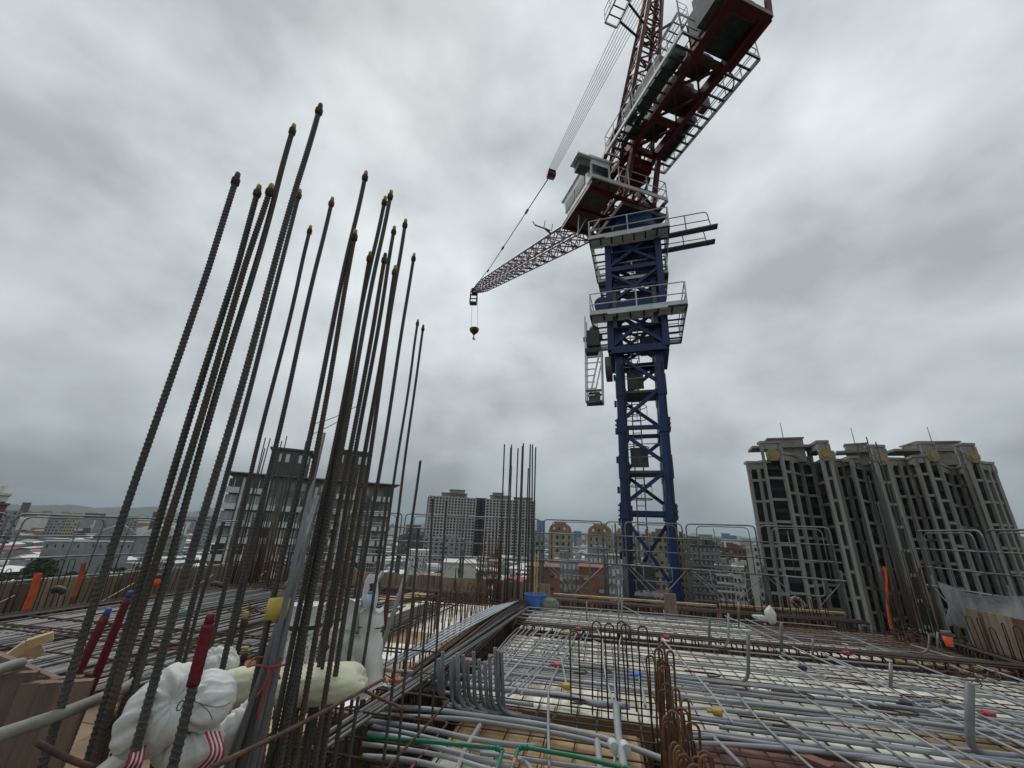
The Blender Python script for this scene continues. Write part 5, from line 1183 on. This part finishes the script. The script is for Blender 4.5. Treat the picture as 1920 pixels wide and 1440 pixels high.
tag(gathered('cloth_sack',atd(455,1362,2.35),FX*.11+FZ*.05,FYY*.09,FZ*.10,(-.3,-.2,1),CLOTH,None,12.2,9,.12),'slack white cloth sack bulging right of the knotted bag','sack')
tag(gathered('cloth_sack',atd(405,1245,3.0),FX*.11,FYY*.1,FZ*.08,(.1,-.5,1),CLOTH,None,17.2,9,.14),'small crumpled white sack behind the knotted bag','sack')
def pillow(c,ax,ay,az,m,label,seed,name='long_sack'):
    def f(p,ph,th):
        q=(abs(p.x)**4.5+abs(p.y)**2.4+abs(p.z)**2.6+1e-6)**(-1/3.0); w=noise.noise(Vector((p.x*1.2,p.y,p.z))+Vector((seed,3,0))); return q*(1+.09*noise.noise(p*1.6+Vector((seed,0,0)))-.10*abs(noise.noise(Vector((p.x*2.2,p.y*3.5,p.z*3.5))+Vector((seed,3,0))))**.7-.02*abs(noise.noise(p*9))+.02*math.sin(p.x*9+w*6)*(1-abs(p.x)))
    return tag(blob(name,c,ax,ay,az,m,f,None,56,30),label,'sack')
pillow(atd(580,1282,2.8),FX*.30+FZ*.02,FYY*.16,FZ*.085-FX*.04,CLOTHY,'pale yellow long sack lying between the tall bars',2.2)
pillow(atd(440,1290,2.85),FX*.12+FZ*.02,FYY*.12,FZ*.09,CLOTHY,'pale yellow sack end left of the grey conduit bundle',5.2)
# wrapped white sack with a bottle tucked in
def wrapped():
    t=thing('wrapped_sack','white sack wrapped round a bar with a blue labelled bottle tucked in its top','sack',atd(690,1260,3.25))
    for (x,y0,y1,r,dd,sd) in ((698,1142,1285,.078,.0,1),(652,1178,1280,.11,.08,2),(664,1128,1195,.055,.05,3),(675,1190,1300,.10,.04,5)):
        a=atd(x,y0,3.2+dd); b=atd(x-(12 if r>.05 else 0),y1,3.2+dd); mb=MB(); n=22; K=14
        for j in range(K+1):
            f=j/K; c=a.lerp(b,f); 
            for i in range(n):
                ph=2*math.pi*i/n; rr=r*(1.0+.2*f)*(1+.16*math.sin(4*ph+5*f+sd)*f+.05*math.sin(9*ph+sd)+.2*noise.noise(Vector((math.cos(ph)*1.5,math.sin(ph)*1.5,f*3+sd))))*(.88 if abs(f-.32)<.05 and r>.06 else 1)
                mb.v.append(tuple(c+Vector((math.cos(ph)*rr,math.sin(ph)*rr,.02*math.sin(3*ph)*(1 if j==0 else 0)))))
        for j in range(K):
            for i in range(n): p=j*n+i; q=j*n+(i+1)%n; mb.f.append((p,q,q+n,p+n)); mb.sm.append(True)
        mb.f.append(tuple(range(n))); mb.sm.append(True); mb.build('cloth',CLOTH,t)
    gathered('hood',atd(694,1118,3.24),FX*.055,FYY*.03,FZ*.15,(0,0,1),CLOTH,t,4.4,9,.2,48,30)
    a,b=atd(694,1145,3.16),atd(697,1113,3.16); mb=MB(); mb.tube([a,b],.030,12); mb.build('bottle_label',mat('label_white',(.5,.6,.75),(.42,.52,.7),.4),t)
    mb=MB(); mb.tube([b,b.lerp(atd(697,1107,3.16),1)],.028,12); mb.build('bottle_band',mat('sky_blue_plastic',(.10,.40,.62),(.1,.34,.55),.4),t)
    mb=MB(); mb.tube([atd(697,1107,3.16),atd(697,1103,3.16),atd(697,1094,3.16)],.01,10,True,[.02,.012,.016]); mb.build('bottle_neck',REBARR,t)
    mb=MB(); c=atd(712,1178,3.12); mb.tube(smooth_path([c+Vector((-.14,0,0)),c,c+Vector((.03,0,.02)),c+Vector((.01,0,-.02)),c+Vector((.03,0,-.01))],4),.004,5); mb.build('green_string',GREEN,t)
wrapped()
def patterned():
    t=thing('printed_sack','white sack with a navy band and grey speckled print behind the grey conduits','sack',atd(566,1240,3.1))
    a,b=atd(578,1132,3.1),atd(556,1245,3.1); n=24
    def ringv(f,r): c=a.lerp(b,f); return [tuple(c+Vector((math.cos(2*math.pi*i/n)*r*(1+.05*math.sin(3*i+f*9)),math.sin(2*math.pi*i/n)*r,0))) for i in range(n)]
    for nm,f0,f1,m,K in (('cloth_top',0,.33,CLOTH,6),('navy_band',.33,.40,NAVY,2),('speckled_part',.40,1,mat('speckled_print',(.62,.62,.6),(.60,.60,.58),.8,0,60,c3=(.12,.12,.13),hi=.5),8)):
        mb=MB()
        for j in range(K+1): f=f0+(f1-f0)*j/K; mb.v+=ringv(f,.098*(1+.06*math.sin(f*20)+(.05 if f<.05 else 0)))
        for j in range(K):
            for i in range(n): p=j*n+i; q=j*n+(i+1)%n; mb.f.append((p,q,q+n,p+n)); mb.sm.append(True)
        if f0==0: mb.f.append(tuple(range(n))); mb.sm.append(False)
        mb.build(nm,m,t)
patterned()
# wall of old boards, lower left
def left_boards():
    t=thing('board_stack','row of weathered formwork boards standing upright at the lower left corner','boards',atd(60,1440,2.2)); rg=random.Random(4)
    for k in range(11):
        x=-30+k*17.5; D=2.75+.12*(k%2)-.02*k; yt=1262+rg.uniform(-8,10)+k*1.2; a=atd(x,yt,D); b=Vector((a.x-.02,a.y-.03,-.55)); mb=MB(); n=Vector((.85,.5,0)); mb.beam(b,a,.098,.035,up=(.4,-.85,0)); mb.build('board',FORMG,t)
    mb=MB(); mb.beam(atd(-40,1225,2.9),atd(140,1300,2.7),.03,.05); mb.build('rail_board',FORMG,t)
left_boards()
def tubeobj(name,pts,r,m,label,cat,n=8,k=4):
    mb=MB(); mb.tube(smooth_path(pts,k),r,n); return tag(mb.build(name,m),label,cat)
tubeobj('muddy_pipe',[atd(-20,1385,2.0),atd(60,1358,2.1),atd(150,1325,2.25),atd(235,1288,2.5),atd(262,1270,2.7)],.019,mat('muddy_grey_pipe',(.27,.26,.23),(.2,.18,.15),.7,0,5),'muddy grey pipe slanting in front of the upright boards at the lower left','pipe',10)
tubeobj('muddy_pipe',[atd(-20,1262,2.6),atd(15,1250,2.65),atd(40,1243,2.7)],.019,MATS['muddy_grey_pipe'],'short end of a muddy pipe above the upright boards at the left edge','pipe',10)
for pts,lab in (([(0,1245),(50,1208),(100,1192)],'broken pale timber batten at the left edge, the longer one'),([(40,1235),(60,1212),(75,1228)],'small split timber piece beside the broken batten')):
    mb=MB(); P=[atd(x,y,3.3) for x,y in pts]; mb.beam(P[0],P[1],.05,.04); mb.beam(P[1],P[2],.05,.04); tag(mb.build('broken_batten',PLANK),lab,'timber')
# green pipes
GP=.17
for pts,lab in (([(690,1382),(800,1390),(935,1403),(942,1407),(938,1425),(925,1460)],'green water pipe with an elbow turning towards the camera, left one'),([(955,1460),(968,1415),(972,1402),(985,1401),(1090,1420),(1200,1447),(1240,1456)],'green water pipe with an elbow starting left, the right one')):
    P=[onz(x,y,GP) for x,y in pts]; t=thing('green_pipe',lab,'pipe',P[0]); mb=MB(); mb.tube(round_path(P,.06,4),.0145,10); mb.build('pipe',GREEN,t)
    for i in range(1,len(P)-1):
        if (P[i]-P[i-1]).length<.12 or i in(2,): mb=MB(); mb.tube([P[i]+(P[i-1]-P[i]).normalized()*.02,P[i]+(P[i+1]-P[i]).normalized()*.02],.019,10); mb.build('elbow',GREEN,t)
    a=onz(885,1397.5,GP) if lab.endswith('left one') else onz(962,1436,GP); b=onz(905,1400,GP) if lab.endswith('left one') else onz(965,1425,GP)
    mb=MB(); mb.tube([a,b],.0153,10); mb.build('orange_print',PINK,t)
# junction boxes
def jbox(x,y,m,lab,r=.045,h=.05):
    c=onz(x,y,.13); t=thing('junction_box',lab,'junction box',c); mb=MB(); mb.tube([c-Vector((0,0,h/2)),c+Vector((0,0,h/2))],r,8); mb.build('box',m,t)
    mb=MB(); mb.cyl(c+G(.0,.03),c+G(.0,.09),.015,6); mb.cyl(c-G(.03,.0),c-G(.09,.0),.015,6); mb.build('spigot',m,t)
for x,y,m,l in ((1045,1248,REDP,'red junction box on the mesh, left of the slender hairpin row'),(1085,1180,REDP,'red junction box near the yellow box in the back of the deck'),(1250,1195,REDP,'red junction box behind the dense hairpin cluster'),(1587,1225,REDP,'red junction box on the brown plywood at the right back'),(1856,1340,REDP,'red junction box at the right foreground'),(1062,1187,YELP,'yellow junction box in the back of the deck'),(1063,1287,YELP,'yellow junction box in front of the left red box'),(1196,1266,BLUP,'blue junction box between the slender hairpins'),(745,1278,REDP,'red box end at the left start of the thick conduits'),(1700,1320,NAVY,'black box with a coiled conduit at right of centre'),(1505,1252,NAVY,'black conduit end cap in the middle of the deck'),(1345,1335,YELP,'pale yellow tape tag on the broad bundle'),(1345,1198,YELP,'yellow spot box behind the crosswise beam')):
    jbox(x,y,m,l)
tubeobj('conduit_coil',[onz(1700+x,1318+y,.13) for x,y in ((0,0),(30,-6),(60,-3),(65,4),(40,8),(12,5),(10,-2),(40,-4),(68,3),(100,8))],.012,PVCD,'dark conduit coil beside the black box','conduit')
# conduit drops from boxes
for pts in ([(1083,1185),(1060,1230),(1045,1255),(1030,1290),(1028,1350),(1030,1440)],[(1052,1235),(1058,1262),(1062,1285)],[(1198,1270),(1206,1300),(1210,1325)]):
    conduit(pxp(pts,.125),.0125,'along',k=4)
# basket
def basket():
    c=onz(1003,1141,.0); D=math.hypot(c.x,c.y); c=atd(1003,1140,10.2); t=thing('plastic_basket','blue plastic basket holding wooden sticks beside the centre bars','basket',c)
    z0=c.z; mb=MB(); n=28; prof=[(.16,0),(.17,.0),(.235,.26),(.25,.265),(.25,.285),(.228,.285),(.222,.26),(.155,.02)]
    for r,z in prof:
        for i in range(n): a=2*math.pi*i/n; rr=r*(1+(.012 if i%2 else 0)); mb.v.append((c.x+rr*math.cos(a),c.y+rr*math.sin(a),z0+z))
    for j in range(len(prof)-1):
        for i in range(n): p=j*n+i; q=j*n+(i+1)%n; mb.f.append((p,q,q+n,p+n)); mb.sm.append(False)
    mb.f.append(tuple(range(n))); mb.sm.append(False); mb.f.append(tuple(range(len(prof)*n-n,len(prof)*n))); mb.sm.append(False); mb.build('tub',BLUP,t)
    for k,(dx,dy,ang,l) in enumerate(((.02,.02,.03,1.15),(-.02,.0,.01,1.12),(-.08,.05,.3,.45),(.1,-.02,-.25,.4))):
        m=MB(); a=Vector((c.x+dx,c.y+dy,z0+.03)); m.beam(a,a+Vector((math.sin(ang)*l,0,math.cos(ang)*l)),.03,.022); s=m.build('stick',PLANK); tag(s,['long pale stick upright in the blue basket, right one','long pale stick upright in the blue basket, left one','short stick leaning right in the blue basket','short stick leaning left in the blue basket'][k],'stick')
basket()
o=blob('net_bag',atd(1031,1132,10.1),FX*.20,FYY*.15,FZ*.12,NETGR,crease(7,9,.1)); tag(o,'translucent grey green net bag slumped right of the blue basket','bag')
def plastic():
    c=atd(1440,1158,10.0); t=thing('plastic_bag','thin white plastic bag caught on the far timber edge below the stone tower','bag',c)
    def f(p,ph,th): return 1+.25*noise.noise(p*1.6+Vector((4,1,2)))+.16*math.sin(5*ph+2*p.z)*(1-abs(p.z))
    blob('bag_part',atd(1445,1154,10.0),FX*.085,FYY*.08,FZ*.16,CLOTH,f,t,32,20); blob('bag_part',atd(1428,1159,10.02),FX*.15-FZ*.03,FYY*.06,FZ*.055,CLOTH,f,t,32,20)
plastic()
# orange things
def ribbon(pts,w,m,name,label,cat,parts=None):
    mb=MB(); P=smooth_path(pts,4)
    for i in range(len(P)-1): mb.beam(P[i],P[i+1]+(P[i+1]-P[i])*.1,w,.02)
    return tag(mb.build(name,m),label,cat)
ribbon([atd(1658,1062,11.3),atd(1662,1085,11.3),atd(1663,1120,11.3),atd(1667,1160,11.3),atd(1671,1178,11.3)],.05,ORAN,'orange_sling','orange lifting sling hanging down in the right bar cluster','sling')
ribbon([atd(72,1075,8.6),atd(62,1110,8.6),atd(48,1142,8.6)],.075,ORAN,'orange_marker','orange sleeve slanting at the left edge of the deck','sleeve')
ribbon([atd(158,1055,9.6),atd(150,1085,9.6),atd(138,1118,9.6)],.06,mat('faded_orange_fabric',(.40,.09,.03),(.26,.06,.03),.7,0,6),'orange_marker','darker orange sleeve right of the bright one at the left','sleeve')
def cup(x,y,D,s,lab):
    c=atd(x,y,D); t=thing('marker_cup',lab,'marker',c); mb=MB(); mb.tube([c,c+Vector((0,0,.17*s))],.06*s,12,True,[.055*s,.075*s]); mb.build('cup',mat('bright_orange_plastic',(.75,.10,.02),(.6,.08,.02),.4),t); mb=MB(); mb.tube([c+Vector((0,0,.17*s)),c+Vector((0,0,.25*s))],.078*s,12); mb.build('lid',GREYM,t)
cup(1781,1212,8.3,.7,'orange cup with a grey lid in front of the right plywood wall'); cup(292,1100,9.8,.8,'small orange cup with a grey lid at the far left wall')
tubeobj('cyan_scrap',[atd(345,1146,6),atd(352,1143,6)],.025,mat('cyan_plastic',(.12,.42,.50),(.1,.36,.45),.4),'small cyan plastic scrap on the laid bars','scrap')
tubeobj('dark_bag',[atd(395,1096,12),atd(405,1094,12),atd(420,1099,12)],.05,BLACK,'black tool bag lying by the far left wall','bag')
tubeobj('dark_bag',[atd(95,1108,8.8),atd(108,1104,8.8),atd(122,1110,8.8)],.045,BLACK,'black tool bag lying at the left edge of the deck','bag')
# white ropes tied between the bars
tubeobj('white_string',[atd(582,797,2.95),atd(628,782,2.8),atd(672,760,2.8)],.003,STRW,'white string tied between the tall bars, upper one','string',5)
tubeobj('white_string',[atd(583,815,2.95),atd(600,808,2.9),atd(634,790,2.8),atd(640,780,2.8)],.003,STRW,'white string tied between the tall bars, lower one','string',5)
tubeobj('white_rope',[atd(703,745,3.4),atd(688,830,3.3),atd(672,900,3.25),atd(660,1000,3.2)],.008,STRW,'frayed pale rope hanging down between the tall bars','rope',6)
# offcut boards and formwork blocks on the deck
def plank(px0,py0,px1,py1,z,w,m,lab):
    mb=MB(); mb.beam(onz(px0,py0,z),onz(px1,py1,z),w,.03); tag(mb.build('loose_plank',m),lab,'plank')
plank(860,1237,885,1239,.2,.12,mat('pink_board',(.42,.2,.15),(.33,.15,.11),.8),'short pinkish board end on the dark beam left of the conduits')
plank(1500,1415,1560,1440,.07,.1,PLYR,'loose red brown batten at the lower middle')
plank(700,1128,800,1112,.1,.5,PLYT,'pale plywood sheet lying in the left back of the deck')
plank(1700,1178,1800,1205,.1,.25,GREYM,'grey metal sheet lying along the right plywood wall')
